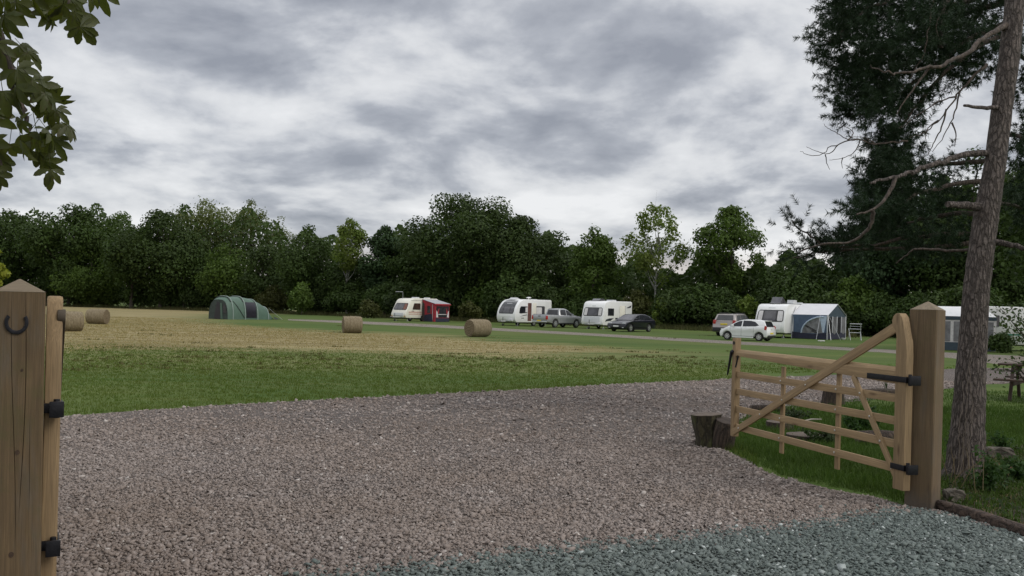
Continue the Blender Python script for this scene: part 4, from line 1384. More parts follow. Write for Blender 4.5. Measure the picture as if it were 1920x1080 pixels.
for a, b_, c_ in ((x1 - .2, x1 - .52, x1 - .36), (x0 + .1, x0 + .42, x0 + .26)):
    quad_panel(fp, 'curtain', [(a, yo + .04, .5), (b_, yo + .04, .5), (c_, yo + .04, 1.1), (a, yo + .04, 1.25)], M_CURTAIN)
    quad_panel(fp, 'curtain', [(c_, yo + .042, 1.1), (b_ + (b_ - a) * .5, yo + .042, 1.55), (b_ + (b_ - a) * .3, yo + .042, .75)], M_REDCLOTH)
quad_panel(fp, 'window_sill', [(x1 - .5, yo + .03, .80), (x0 + .4, yo + .03, .80), (x0 + .4, yo + .03, .86), (x1 - .5, yo + .03, .86)], M_CURTAIN)
quad_panel(aw, 'back_wall', [(x0, yo, .02), (x0, yi, .02), (x0, yi, zr), (x0, yo, ze)], M_REDCLOTH)
MB().tube([(x1, yo - .3, 0), (x1 + .05, yo - .32, 1.9)], .025, 6).build('awning_pole', M_POLE, aw)

# ---- blue awning with a gabled roof
ab = thing('awning', 'blue awning with pale gabled roof and a big arched window', 'awning')
ab.location, ab.rotation_euler = cd4.location, cd4.rotation_euler
x0, x1, yi, yo = -2.8, 1.35, 1.16, 3.78
zw, zr, ze = 2.46, 2.62, 1.78
xm = (x0 + x1) / 2
quad_panel(ab, 'roof', [(x1, yi, ze), (x1, yo + .08, ze), (xm, yo + .08, zr), (xm, yi, zr)], M_WHITECLOTH)
quad_panel(ab, 'roof', [(x0, yi, ze), (xm, yi, zr), (xm, yo + .08, zr), (x0, yo + .08, ze)], M_WHITECLOTH)
sw = quad_panel(ab, 'side_wall', [(x1, yi, .02), (x1, yo, .02), (x1, yo, ze), (x1, yi, ze)], M_BLUECLOTH)
quad_panel(sw, 'skirt', [(x1 + .018, yi, .02), (x1 + .018, yo, .02), (x1 + .018, yo, .52), (x1 + .018, yi + 1.6, .38), (x1 + .018, yi, .52)], M_NAVYCLOTH)
arc = [(x1 + .02, yi + .75 + 1.62 * (1 - math.cos(a)), .44 + 1.22 * math.sin(a)) for a in np.linspace(0, PI / 2, 10)]
wn = quad_panel(sw, 'arched_window', arc + [(x1 + .02, yi + 2.37, .44)], M_MESH)
MB().tube([Vector(p) + Vector((.03, 0, 0)) for p in arc], .055, 6).build('window_piping', M_PALEBLUE, sw)
quad_panel(sw, 'curtain', [(x1 + .04, yi + 2.05, 1.72), (x1 + .04, yi + 2.62, 1.72), (x1 + .04, yi + 2.42, .50), (x1 + .04, yi + 2.32, .50)], M_PALEBLUE)
for k in range(3):
    quad_panel(sw, 'fold', [(x1 + .036, yi + .9 + k * .28, .98 - k * .2), (x1 + .036, yi + 1.0 + k * .28, 1.08 - k * .2), (x1 + .036, yi + 1.9 + k * .05, .62 - k * .06), (x1 + .036, yi + 1.8 + k * .02, .55 - k * .05)], M_FILMD if k % 2 == 0 else M_MESH)
fw_ = quad_panel(ab, 'front_wall', [(x1, yo, .02), (x0, yo, .02), (x0, yo, ze), (xm, yo, zr - .03), (x1, yo, ze)], M_TEALCLOTH)
quad_panel(fw_, 'skirt', [(x1, yo + .018, .02), (x0, yo + .018, .02), (x0, yo + .018, .5), (x1, yo + .018, .5)], M_NAVYCLOTH)
for k in range(4):
    a = x1 - .22 - k * 1.0
    quad_panel(fw_, 'front_window', [(a, yo + .02, .5), (a - .36, yo + .02, .36), (a - .74, yo + .02, .5), (a - .74, yo + .02, 1.66), (a, yo + .02, 1.66)], M_FILMD if k % 2 == 0 else M_MESH)
    quad_panel(fw_, 'curtain', [(a - .78, yo + .03, .5), (a - .92, yo + .03, .5), (a - .98, yo + .03, 1.7), (a - .74, yo + .03, 1.7)], M_GREYCLOTH)
quad_panel(ab, 'back_wall', [(x0, yo, .02), (x0, yi, .02), (x0, yi, 1.76), (x0, yo, ze)], M_BLUECLOTH)
for p, q in (((x1 + .02, yo + .02, 0), (x1 + .02, yo + .02, ze)), ((x0, yo + .02, 0), (x0, yo + .02, ze)), ((x1 + .03, yi + .02, 0), (x1 + .03, yi + .02, 1.75))):
    MB().tube([p, q], .035, 6).build('awning_pole', M_POLE, ab)
for p, q in (((x1 + .02, yo + .06, ze), (x1 + .75, yo + .55, 0)), ((x1 + .03, yo - .5, ze), (x1 + .9, yo - .45, 0)), ((x1, yo + .1, ze), (x1 - .3, yo + .9, 0))):
    MB().tube([p, q], .014, 5).build('guy_line', M_POLE, ab)
quad_panel(ab, 'caravan_join', [(x1 + .02, yi - .02, .1), (x1 + .02, yi + .14, .1), (x1 + .02, yi + .14, 1.76), (x1 - .9, yi - .02, 2.45)], M_WHITECLOTH)

# ---- awning on the caravan behind the pine trunk
ac = thing('awning', 'white roofed awning seen between the right gate post and the pine trunk', 'awning')
ac.location, ac.rotation_euler = ce.location, ce.rotation_euler
x0, x1, yi, yo = 1.15, 4.6, 1.1, 3.0
quad_panel(ac, 'roof', [(x0, yi, 2.42), (x1, yi, 2.42), (x1, yo, 1.86), (x0, yo, 1.86)], M_WHITE)
quad_panel(ac, 'roof_valance', [(x0, yo + .02, 1.88), (x1, yo + .02, 1.88), (x1, yo + .02, 1.68), (x0, yo + .02, 1.68)], M_TEALCLOTH)
fw_ = quad_panel(ac, 'front_wall', [(x0, yo, .02), (x1, yo, .02), (x1, yo, 1.86), (x0, yo, 1.86)], M_CURTAIN)
quad_panel(fw_, 'skirt', [(x0, yo + .018, .02), (x1, yo + .018, .02), (x1, yo + .018, .46), (x0, yo + .018, .46)], M_TEALCLOTH)
for k in range(3):
    a = x0 + .15 + k * 1.12
    w_ = quad_panel(fw_, 'front_window', [(a, yo + .018, .5), (a + .95, yo + .018, .5), (a + .95, yo + .018, 1.6), (a, yo + .018, 1.6)], M_MESH)
for xx in (x0, x1):
    quad_panel(ac, 'side_wall', [(xx, yi, .02), (xx, yo, .02), (xx, yo, 1.86), (xx, yi, 2.42)], M_TEALCLOTH)

# ---- green tunnel tent
M_TENT = plain('green_tent_fly', (0.078, 0.135, 0.100), 0.6, 0, 0.12, 1.6, 0.35, 5)
M_TENTL = plain('pale_green_hoop', (0.24, 0.30, 0.27), 0.6)
M_TENTD = plain('dark_green_tent_cloth', (0.040, 0.055, 0.048), 0.75, 0, .3, 3)
M_TENTW = plain('dark_tent_window', (0.016, 0.014, 0.022), 0.3, 0, .4, 3)
tn = thing('tunnel_tent', 'green tunnel tent with four hoops and dark windows, pitched at the field edge', 'tent')


def hoop(x, hwid, h, n=20, off=0.0, lean=0.0):
    pts = []
    for k in range(n + 1):
        a = PI * k / n
        ca_, sa_ = math.cos(a), math.sin(a)
        yy = math.copysign(abs(ca_) ** .62, ca_) * (hwid + off)
        zz_ = abs(sa_) ** .78 * (h + off)
        pts.append(Vector((x + lean * zz_ / max(h, .1), yy, zz_)))
    return pts


secs = [(3.02, 1.26, 1.80, .0), (2.9, 1.28, 1.90, .0), (2.45, 1.32, 2.10, .0), (1.75, 1.31, 2.06, 0), (1.0, 1.34, 2.12, .0), (.2, 1.31, 2.02, 0), (-.57, 1.30, 1.88, 0), (-1.4, 1.24, 1.58, 0), (-2.1, 1.14, 1.22, .0), (-2.6, 1.0, .62, 0), (-3.2, .75, .10, 0)]
m_ = MB()
rs = [hoop(*s[:3], lean=s[3]) for s in secs]
nn = len(rs[0])
m_.add([p for r in rs for p in r], [(k * nn + i, k * nn + i + 1, (k + 1) * nn + i + 1, (k + 1) * nn + i) for k in range(len(rs) - 1) for i in range(nn - 1)])
m_.build('flysheet', M_TENT, tn, 0, 50)
for (x, hwid, h, le) in (secs[2], secs[4], secs[6], secs[8]):
    MB().tube(hoop(x, hwid, h, 20, .03, le), .05, 6).build('hoop', M_TENTL, tn)
    MB().tube(hoop(x + .10, hwid, h, 20, .012, le)[5:16], .045, 6).build('hoop_sleeve', M_TENTD, tn)
front_ = hoop(2.98, 1.265, 1.83)
quad_panel(tn, 'front_wall', front_, M_TENTD, .02)
quad_panel(tn, 'open_doorway', [(3.01, -.55, .03), (3.01, .35, .03), (3.01, .25, 1.5), (3.01, -.2, 1.62)], M_TENTW)
quad_panel(tn, 'rolled_door', [(3.02, .35, .03), (3.02, .62, .03), (3.02, .45, 1.5), (3.02, .25, 1.5)], M_TENT)
quad_panel(tn, 'front_window', [(3.02, .68, .55), (3.02, 1.1, .55), (3.02, .98, 1.35), (3.02, .68, 1.45)], M_FILMD)


def on_side(x, z, off=.03):
    """point on the near side of the fly sheet"""
    for (xa, wa, ha, _), (xb, wb, hb, _) in zip(secs, secs[1:]):
        if xb <= x <= xa:
            f = (xa - x) / (xa - xb)
            hw_, h_ = wa + (wb - wa) * f, ha + (hb - ha) * f
            sa_ = min(1, (z / h_)) ** (1 / .78)
            return Vector((x, (max(0, 1 - sa_ * sa_) ** .5) ** .62 * hw_ + off, z))
    return Vector((x, 0, z))


wp = MB()
vs = [on_side(x, z) for z in np.linspace(.16, 1.62, 9) for x in np.linspace(.86, -.44, 7)]
wp.add(vs, [(r * 7 + i, r * 7 + i + 1, (r + 1) * 7 + i + 1, (r + 1) * 7 + i) for r in range(8) for i in range(6)])
wp.build('side_window', M_TENTW, tn, 0, 60)
MB().tube([on_side(2.4 - 1.3 * q, 1.9 - 1.75 * q - .0, .035) for q in np.linspace(.12, 1, 9)], .03, 5).build('storm_strap', M_TENTD, tn)
MB().tube([(-2.1, 1.14, 1.1), (-3.6, 1.5, 0)], .012, 5).build('guy_line', M_POLE, tn)
quad_panel(tn, 'mud_flap', [(-2.9, 1.2, .02), (-3.9, .9, .02), (-3.3, .6, .25), (-2.8, 1.1, .3)], M_TENTD)
put(tn, 427, 599, facing(430, 48), (3.0, 1.26))

# ---- round hay bales
m, t, b = new_mat('hay_bale_side')
tc = t.n('ShaderNodeTexCoord').outputs['Object']
mp = t.n('ShaderNodeMapping', {0: tc, 3: (9, 2.2, 2.2)}).outputs[0]
mp2 = t.n('ShaderNodeMapping', {0: tc, 3: (60, 9, 9)}).outputs[0]
n1, n2 = t.noise(mp, 1.6, 6, .7), t.noise(mp2, 1.0, 4, .7)
c = t.mix(t.ramp(n1, [(.3, 0), (.7, 1)]), (.20, .160, .098), (.36, .300, .195))
c = t.mix(t.math('MULTIPLY', t.ramp(n2, [(.35, 1), (.6, 0)]), .6), c, (.09, .06, .03))
t.link(c, b.inputs['Base Color'])
b.inputs['Roughness'].default_value = .95
bn = t.n('ShaderNodeBump', {'Strength': 1.0, 'Distance': .04, 'Height': t.math('ADD', n1, n2)})
t.link(bn.outputs[0], b.inputs['Normal'])
M_BALE = m
m, t, b = new_mat('hay_bale_end')
tc = t.n('ShaderNodeTexCoord').outputs['Object']
sx3 = t.n('ShaderNodeSeparateXYZ', {0: tc})
yz = t.n('ShaderNodeCombineXYZ', {0: 0, 1: sx3.outputs[1], 2: sx3.outputs[2]}).outputs[0]
wv = t.n('ShaderNodeTexWave', {'Vector': yz, 'Scale': 3.6, 'Distortion': 2.5, 'Detail': 3.0, 'Detail Scale': 2.0}, wave_type='RINGS', rings_direction='X').outputs[1]
nb = t.noise(tc, 22, 5, .7)
c = t.mix(wv, (.16, .118, .068), (.30, .235, .14))
c = t.mix(t.math('MULTIPLY', t.ramp(nb, [(.35, 1), (.6, 0)]), .55), c, (.085, .058, .03))
t.link(c, b.inputs['Base Color'])
b.inputs['Roughness'].default_value = .95
bn = t.n('ShaderNodeBump', {'Strength': 1.0, 'Distance': .04, 'Height': t.math('ADD', wv, nb)})
t.link(bn.outputs[0], b.inputs['Normal'])
M_BALEEND = m
M_BALEWISP = foliage('hay_wisp', (0.24, 0.195, 0.115), (0.38, 0.32, 0.20), (0.16, 0.12, 0.06), 0.1, 3, .8)


def bale(label, px, py, axis_turn, dia, ln, seed):
    o = thing('hay_bale', label, 'hay bale', group='round hay bales left on the field')
    rr = np.random.default_rng(seed)
    n, k = 36, 12
    rs = []
    for q in range(k + 1):
        x = -ln / 2 + ln * q / k
        f = 1 - .07 * abs(2 * q / k - 1) ** 5
        rs.append([Vector((x + rr.normal(0, .006), math.cos(2 * PI * i / n) * dia / 2 * f * (1 + rr.normal(0, .008)),
                           max(.0, dia / 2 * .97 + math.sin(2 * PI * i / n) * dia / 2 * f * (1 + rr.normal(0, .008))))) for i in range(n)])
    MB().rings(rs, False).build('bale_side', M_BALE, o, 0, 40)
    for s_, r_ in ((-1, rs[0]), (1, rs[-1])):
        e = MB()
        ctr = Vector((s_ * (ln / 2 + .035), 0, dia / 2 * .97))
        rings = [[p.lerp(ctr, f) + Vector((s_ * .03 * math.sin(f * 9) * (.4 if f > 0 else 0), 0, 0)) for p in r_] for f in (0, .12, .3, .5, .7, .9, .985)]
        e.rings(rings, True)
        eo = e.build('bale_end', M_BALEEND, o, 0, 60)
    # loose wisps of hay standing off the net wrap
    N = 700
    a = rr.uniform(0, 2 * PI, N)
    x = rr.uniform(-ln / 2, ln / 2, N)
    C = np.stack([x, np.cos(a) * dia / 2, dia / 2 * .97 + np.sin(a) * dia / 2], -1)
    D = np.stack([rr.normal(0, .7, N), np.cos(a) * .6 + rr.normal(0, .5, N), np.sin(a) * .6 + rr.normal(0, .5, N)], -1)
    D /= np.linalg.norm(D, axis=1)[:, None]
    T = np.cross(D, rr.normal(0, 1, (N, 3)))
    T /= np.linalg.norm(T, axis=1)[:, None]
    V = np.stack([C - T * .007, C + T * .007, C + D * rr.uniform(.03, .09, N)[:, None]], 1).reshape(-1, 3)
    V[:, 2] = np.maximum(V[:, 2], .003)
    tag(np_mesh('loose_hay', V, np.arange(N * 3).reshape(-1, 3), M_BALEWISP, o), kind='stuff')
    s = los(px)
    l = Vector((s.y, -s.x, 0))
    ax = l * math.cos(R(axis_turn)) + s * math.sin(R(axis_turn))
    g = G(px, py)
    o.location = g
    o.rotation_euler = (0, 0, math.atan2(ax.y, ax.x))
    return o


bale('hay bale half hidden behind the left gate, nearest to the horseshoe post', 129, 621, 14, .98, 1.12, 1)
bale('hay bale lying alone to the right of the left gate, its dark end turned right', 183, 607.5, -28, .97, 1.15, 2)
bale('hay bale between the green tent and the cream caravan, broadside on', 660, 624.5, 10, .99, 1.05, 3)
bale('hay bale showing its coiled end, in the field before the bulging white caravan', 896, 631.5, 38, 1.02, 1.28, 4)

# ---- folding frame chair by the blue awning
fc_ = thing('folding_frame', 'pale tubular folding frame standing on the grass beside the blue awning', 'folding rack')
tb = .022
for s_ in (-1, 1):
    MB().tube([(s_ * .44, .30, 0), (s_ * .40, .10, .62), (s_ * .34, -.18, 1.22)], tb, 6).build('frame_leg', M_POLE, fc_)
    MB().tube([(s_ * .38, -.28, 0), (s_ * .40, .10, .62), (s_ * .42, .22, .84)], tb, 6).build('frame_leg', M_POLE, fc_)
for y, z in ((.12, .55), (.02, .82), (-.17, 1.20), (-.08, 1.02)):
    MB().tube([(-.42, y, z), (.42, y, z)], tb * (1.3 if z != 1.02 else .6), 6).build('cross_bar', M_POLE, fc_)
put(fc_, 1603, 638, R(-8))

# small camp things by the blue awning: pegs bag and bowl seen as pale dots on the grass
bw = MB().tube([(0, 0, 0), (0, 0, .05), (0, 0, .14)], [.13, .17, .20], 14)
tag(bw.build('washing_bowl', M_WHITE), 'small white bowl on the grass at the corner of the blue awning', 'bowl').location = G(1581, 637)
gm = MB().box(-.22, .22, -.09, .09, 0, .07)
tag(gm.build('awning_peg_bag', M_CURTAIN, None, .03), 'pale bag lying on the grass before the arched awning window', 'bag').location = G(1540, 640)

# ---- picnic bench at the right edge
M_BENCH = wood('dark_bench_timber', (0.075, 0.045, 0.032), 'X', .6, False)
M_BENCHZ = wood('dark_bench_leg', (0.06, 0.038, 0.028), 'Z', .6, False)
pb = thing('picnic_bench', 'dark brown wooden picnic bench on the grass at the right edge', 'picnic bench')
for k in range(5):
    MB().box(-.9, .9, -.36 + k * .146, -.36 + k * .146 + .135, .725, .765).build('table_plank', M_BENCH, pb, .005)
for s_ in (-1, 1):
    for k in range(2):
        a = s_ * (.62 + .15 * k)
        MB().box(-.9, .9, a - .068, a + .068, .42, .46).build('seat_plank', M_BENCH, pb, .005)
for x in (-.62, .62):
    for s_ in (-1, 1):
        MB().prism([(s_ * .30, .72), (s_ * .21, .72), (s_ * .56, 0), (s_ * .66, 0)], x - .03, x + .03, lambda p: Vector((p.y, p.x, p.z))).build('leg', M_BENCHZ, pb, .004)
    MB().box(x + .032, x + .075, -.78, .78, .32, .42).build('seat_bearer', M_BENCH, pb, .004)
    MB().box(x + .032, x + .075, -.36, .36, .625, .722).build('table_bearer', M_BENCH, pb, .004)
put(pb, 1893, 752, R(-38), (-.62, -.61))
# ================================================================== TREES
F_DARK = foliage('leaf_dark', (0.036, 0.063, 0.017), (0.068, 0.107, 0.026), (0.030, 0.045, 0.014), .2)
F_OAK = foliage('leaf_oak', (0.032, 0.055, 0.016), (0.065, 0.096, 0.025), (0.025, 0.038, 0.013), .18)
F_MID = foliage('leaf_mid', (0.058, 0.097, 0.021), (0.104, 0.155, 0.033), (0.047, 0.073, 0.017), .28)
F_LIGHT = foliage('leaf_light', (0.090, 0.142, 0.029), (0.163, 0.216, 0.049), (0.108, 0.120, 0.032), .35)
F_WILLOW = foliage('leaf_grey_green', (0.100, 0.124, 0.042), (0.166, 0.189, 0.069), (0.081, 0.096, 0.033), .3)
F_YELLOW = foliage('leaf_yellowing', (0.198, 0.223, 0.029), (0.308, 0.293, 0.045), (0.145, 0.189, 0.026), .35)
F_OLIVE = foliage('leaf_olive', (0.052, 0.059, 0.017), (0.085, 0.092, 0.028), (0.041, 0.047, 0.014), .2)
F_RUST = foliage('leaf_rusty', (0.081, 0.068, 0.021), (0.127, 0.099, 0.029), (0.055, 0.055, 0.016), .2)
F_BLUE = foliage('leaf_blue_green', (0.032, 0.063, 0.026), (0.062, 0.099, 0.039), (0.025, 0.044, 0.018), .15)


def norm_(a):
    return a / (np.linalg.norm(a, axis=-1, keepdims=True) + 1e-9)


def leaf_quads(C, N, L, rr, aspect=.62, fold=True):
    """a rhombic leaf (or leaf spray) at every centre, roughly facing N"""
    n = len(C)
    Nn = norm_(N + rr.normal(0, .65, (n, 3)))
    T = norm_(np.cross(Nn, rr.normal(0, 1, (n, 3))))
    B = np.cross(Nn, T)
    L = (np.asarray(L) * rr.uniform(.6, 1.35, n))[:, None]
    droop = np.array([0, 0, -1.0]) * L * .25
    V = np.stack([C + T * L, C + B * L * aspect * rr.uniform(.7, 1.2, n)[:, None], C - T * L + droop, C - B * L * aspect * rr.uniform(.7, 1.2, n)[:, None]], 1)
    return V.reshape(-1, 3), np.arange(n * 4).reshape(-1, 4)


def crown(rr, w_, z0, z1, lobes, n, leaf, peak=.45, lobe_r=(.14, .24), ragged=.0, core=.25, flat=1.0, shape=.62):
    """clumped crown: leaves on many overlapping lobes placed through the envelope"""
    h = z1 - z0
    p = math.log(.5) / math.log(peak)
    q = rr.random(lobes * 4)
    env = np.sin(PI * q ** p) ** shape
    q, env = q[rr.random(len(q)) < .25 + .75 * env][:lobes], None
    env = np.sin(PI * q ** p) ** shape
    a = rr.uniform(0, 2 * PI, len(q))
    lr = w_ * rr.uniform(*lobe_r, len(q)) * (.55 + .45 * env)
    rad = np.maximum(0, w_ / 2 * env - lr * .7) * rr.random(len(q)) ** .4
    LC = np.stack([np.cos(a) * rad, np.sin(a) * rad * flat, z0 + lr * .5 + q * (h - lr * 1.45)], -1)
    pick = rr.choice(len(q), n, p=lr ** 2 / (lr ** 2).sum())
    d = norm_(rr.normal(0, 1, (n, 3)) + np.array([0, 0, .25]))
    rads = lr[pick] * (core + (1 - core) * rr.random(n) ** .45) * (1 + np.minimum(rr.exponential(.08 + ragged * .6, n), .6) * (rr.random(n) < .22))
    C = LC[pick] + d * rads[:, None] * np.array([1.0, 1.0, .85])
    C[:, 2] = np.maximum(C[:, 2], .05)
    V, F = leaf_quads(C, d + np.array([0, 0, .35]), np.full(n, leaf), rr)
    return V, F, LC, lr


def trunk_mesh(rr, h, r, tips, lean=(0, 0), twigs=0):
    mb = MB()
    k = 7
    pts = [Vector((lean[0] * q / k + rr.normal(0, .04) * q, lean[1] * q / k + rr.normal(0, .04) * q, h * q / k - (.15 if q == 0 else 0))) for q in range(k + 1)]
    rad = [r * (1.25 if q == 0 else 1 - .78 * q / k) for q in range(k + 1)]
    mb.tube(pts, rad, 7)
    for tx in tips:
        tip = Vector(tx)
        f = min(.92, max(.25, (tip.z * .62) / h))
        i = min(k - 1, int(f * k))
        b_ = pts[i].lerp(pts[i + 1], f * k - i)
        if tip.z < b_.z * .9:
            continue
        m1 = b_.lerp(tip, .5) + Vector((rr.normal(0, .15), rr.normal(0, .15), -.06 * (tip - b_).length))
        r0 = rad[i] * .5
        mb.tube([b_, m1, tip], [r0, r0 * .6, r0 * .2], 5)
        for q in range(twigs):
            e = tip + Vector((rr.normal(0, .7), rr.normal(0, .7), abs(rr.normal(0, .9))))
            mb.tube([m1.lerp(tip, .5), e], [r0 * .3, r0 * .08], 4)
    return mb


def tree(name, label, px, base_y, top_y, width_px, fol, seed, Y=None, n=6500, leaf=.26, z0f=.12, lobes=42, peak=.45, lobe_r=(.13, .22), trunk_r=None, bark_=None, group=None, cat='tree',
         ragged=.0, core=.25, lean=(0, 0), twigs=0, shape=.62):
    """stand a tree where the picture shows its foot, with the height and width that it has there"""
    rr = np.random.default_rng(seed)
    n, leaf, width_px = int(n * 1.9), leaf * .70, width_px * 1.10
    if Y is None:
        g = G(px, base_y)
    else:
        g = P(px, HZ, Y)
        g.z = 0
    hz = HZ + (px - 960) * math.tan(ROLL)
    H_ = CAM_H + (hz - top_y) * g.y / FPX
    W_ = width_px * g.y / FPX
    o = thing(name, label, cat, (g.x, g.y, 0), rr.uniform(0, 6.28), group)
    V, F, LC, lr = crown(rr, W_, H_ * z0f, H_, lobes, n, leaf, peak, lobe_r, ragged, core, 1.0, shape)
    np_mesh('crown', V, F, fol, o)
    tips = [LC[i] for i in rr.choice(len(LC), min(14, len(LC)), replace=False)]
    trunk_mesh(rr, H_ * .86, trunk_r or max(.09, H_ * .017), tips, lean, twigs).build('trunk', bark_ or M_DARKBARK, o)
    return o


GT = 'trees of the wood behind the camp field'
# left wood, from the left edge of the picture to the gap by the oak
tree('broadleaf_tree', 'dark round tree at the far left edge of the wood', 20, 0, 384, 175, F_DARK, 1, 165, 8000, .40, .08, peak=.55, group=GT)
tree('broadleaf_tree', 'tall knobbly dark green tree above the hay bales, left of a pale green crown', 128, 0, 372, 165, F_DARK, 2, 158, 9000, .38, .06, peak=.6, lobe_r=(.12, .2), group=GT)
tree('broadleaf_tree', 'brighter green crown behind the hay bales, between two dark trees', 202, 0, 381, 135, F_MID, 3, 172, 7000, .36, .10, peak=.6, group=GT)
tree('broadleaf_tree', 'small dark crown filling the dip left of the central oak of the left wood', 246, 0, 402, 110, F_DARK, 31, 150, 5500, .34, .06, peak=.6, group=GT)
tree('broadleaf_tree', 'dark oak rising left of the pale feathery willows', 300, 0, 384, 165, F_OAK, 4, 150, 9000, .34, .06, peak=.6, group=GT)
tree('willow_tree', 'tall grey green willow with a feathery top, tallest of the left wood', 384, 0, 366, 170, F_WILLOW, 5, 165, 8500, .30, .08, peak=.6, ragged=.25, group=GT)
tree('willow_tree', 'slender feathery willow left of the green tent gap, sky showing through', 466, 0, 370, 88, F_WILLOW, 6, 160, 4200, .26, .08, peak=.65, ragged=.35, lobe_r=(.14, .24), group=GT)
tree('willow_tree', 'thin wispy willow top above the green tent', 523, 0, 402, 86, F_WILLOW, 7, 158, 2600, .24, .08, peak=.6, ragged=.4, group=GT)
tree('broadleaf_tree', 'dark green tree directly right of the green tent', 575, 0, 416, 130, F_DARK, 8, 135, 7500, .30, .05, peak=.55, group=GT)
tree('birch_tree', 'light birch with a narrow pale crown and leaning white trunk', 650, 0, 403, 74, F_LIGHT, 9, 128, 3000, .24, .42, peak=.5, bark_=M_BIRCH, trunk_r=.16, group=GT, lean=(-.6, 0))
tree('broadleaf_tree', 'dark tree with a flat side bough, left of the big oak', 720, 0, 418, 92, F_BLUE, 10, 128, 6500, .30, .05, peak=.62, group=GT)
# lower trees in front of the willows
tree('broadleaf_tree', 'rounded olive tree filling the wood above the left hay bales', 170, 0, 448, 130, F_MID, 81, 156, 5200, .32, .02, peak=.45, group=GT)
tree('broadleaf_tree', 'rounded dark tree before the feathery willows, left of the tent', 345, 0, 440, 140, F_DARK, 82, 150, 5600, .32, .02, peak=.45, group=GT)
tree('broadleaf_tree', 'olive green tree rising straight behind the green tent', 428, 0, 448, 125, F_MID, 83, 146, 5200, .30, .02, peak=.45, group=GT)
tree('broadleaf_tree', 'dark tree below the slender willow, behind the tail of the tent', 500, 0, 440, 120, F_OAK, 84, 144, 5600, .30, .02, peak=.45, group=GT)
tree('broadleaf_tree', 'low dark tree filling the gap below the birch', 648, 0, 478, 110, F_DARK, 85, 131, 4600, .28, .02, peak=.45, group=GT)
# middle
tree('oak_tree', 'big dark oak with a domed crown, tallest behind the caravans', 880, 0, 346, 275, F_OAK, 11, 116, 16000, .29, .10, lobes=64, peak=.58, lobe_r=(.10, .17), trunk_r=.5, group=GT)
tree('oak_tree', 'second dark oak sloping down to the right behind the pickup', 985, 0, 393, 190, F_OAK, 12, 112, 11500, .27, .08, lobes=52, peak=.5, lobe_r=(.11, .18), trunk_r=.4, group=GT)
tree('broadleaf_tree', 'brownish green tree between the red awning and the big oak', 778, 0, 425, 120, F_DARK, 13, 124, 7500, .30, .05, peak=.5, group=GT)
tree('ash_tree', 'pointed mid green ash behind the caravan with the grey locker', 1112, 0, 417, 112, F_MID, 14, 104, 6000, .25, .12, peak=.42, ragged=.15, group=GT)
tree('ash_tree', 'airy tall ash with sky showing through its crown and bare stems', 1228, 0, 372, 128, F_LIGHT, 15, 100, 2500, .24, .30, lobes=46, peak=.52, lobe_r=(.08, .15), ragged=.3, core=.1, trunk_r=.14, bark_=M_BIRCH, twigs=2, group=GT)
tree('ash_tree', 'round bright green ash right of the airy one, above the white hatchback', 1372, 0, 380, 150, F_MID, 16, 97, 5400, .25, .28, lobes=44, peak=.55, lobe_r=(.11, .18), ragged=.2, trunk_r=.2, group=GT)
# right, behind the blue awning
tree('broadleaf_tree', 'dark hedge tree behind the blue awning', 1520, 0, 468, 190, F_DARK, 17, 92, 7500, .24, .02, peak=.5, group=GT)
tree('broadleaf_tree', 'dark tree behind the folding frame, left of the right gate post', 1640, 0, 385, 180, F_BLUE, 18, 88, 8000, .24, .02, peak=.5, group=GT)
tree('broadleaf_tree', 'tall dark tree behind the right gate post', 1715, 0, 300, 230, F_BLUE, 19, 84, 10000, .24, .02, peak=.5, group=GT)
tree('broadleaf_tree', 'tall dark tree behind the bare pine trunk', 1820, 0, 268, 240, F_DARK, 20, 80, 10000, .23, .02, peak=.5, group=GT)
tree('broadleaf_tree', 'tall dark tree at the far right edge above the picnic bench', 1930, 0, 240, 200, F_DARK, 21, 76, 10000, .23, .02, peak=.5, group=GT)

# understorey along the foot of the wood: alike bushes, a few of them distinct
rr = np.random.default_rng(99)
GS = 'dark bushes along the foot of the wood'
shr = []
for k in range(5):
    V, F, LC, lr = crown(rr, 6.5, 0, 5.2, 26, 8500, .165, .35, (.16, .26), .05, .2, 1.0, .5)
    shr.append((V, F, LC))
protos = []
kinds = [F_DARK, F_OAK, F_DARK, F_MID, F_OLIVE]
for k, (V, F, LC) in enumerate(shr):
    o = thing('bush', 'dark leafy bush at the foot of the wood behind the camp field', 'bush', group=GS)
    np_mesh('foliage', V, F, kinds[k], o)
    trunk_mesh(rr, 3.2, .09, [LC[i] for i in range(6)]).build('stem', M_DARKBARK, o)
    protos.append(o)
used = [False] * 5
line = [(-140, 172), (0, 166), (150, 160), (300, 154), (420, 148), (540, 138), (660, 128), (760, 120), (860, 114), (980, 108), (1100, 102), (1200, 98), (1320, 93), (1440, 88), (1560, 83), (1680, 78), (1800, 74), (1960, 70), (2200, 66)]
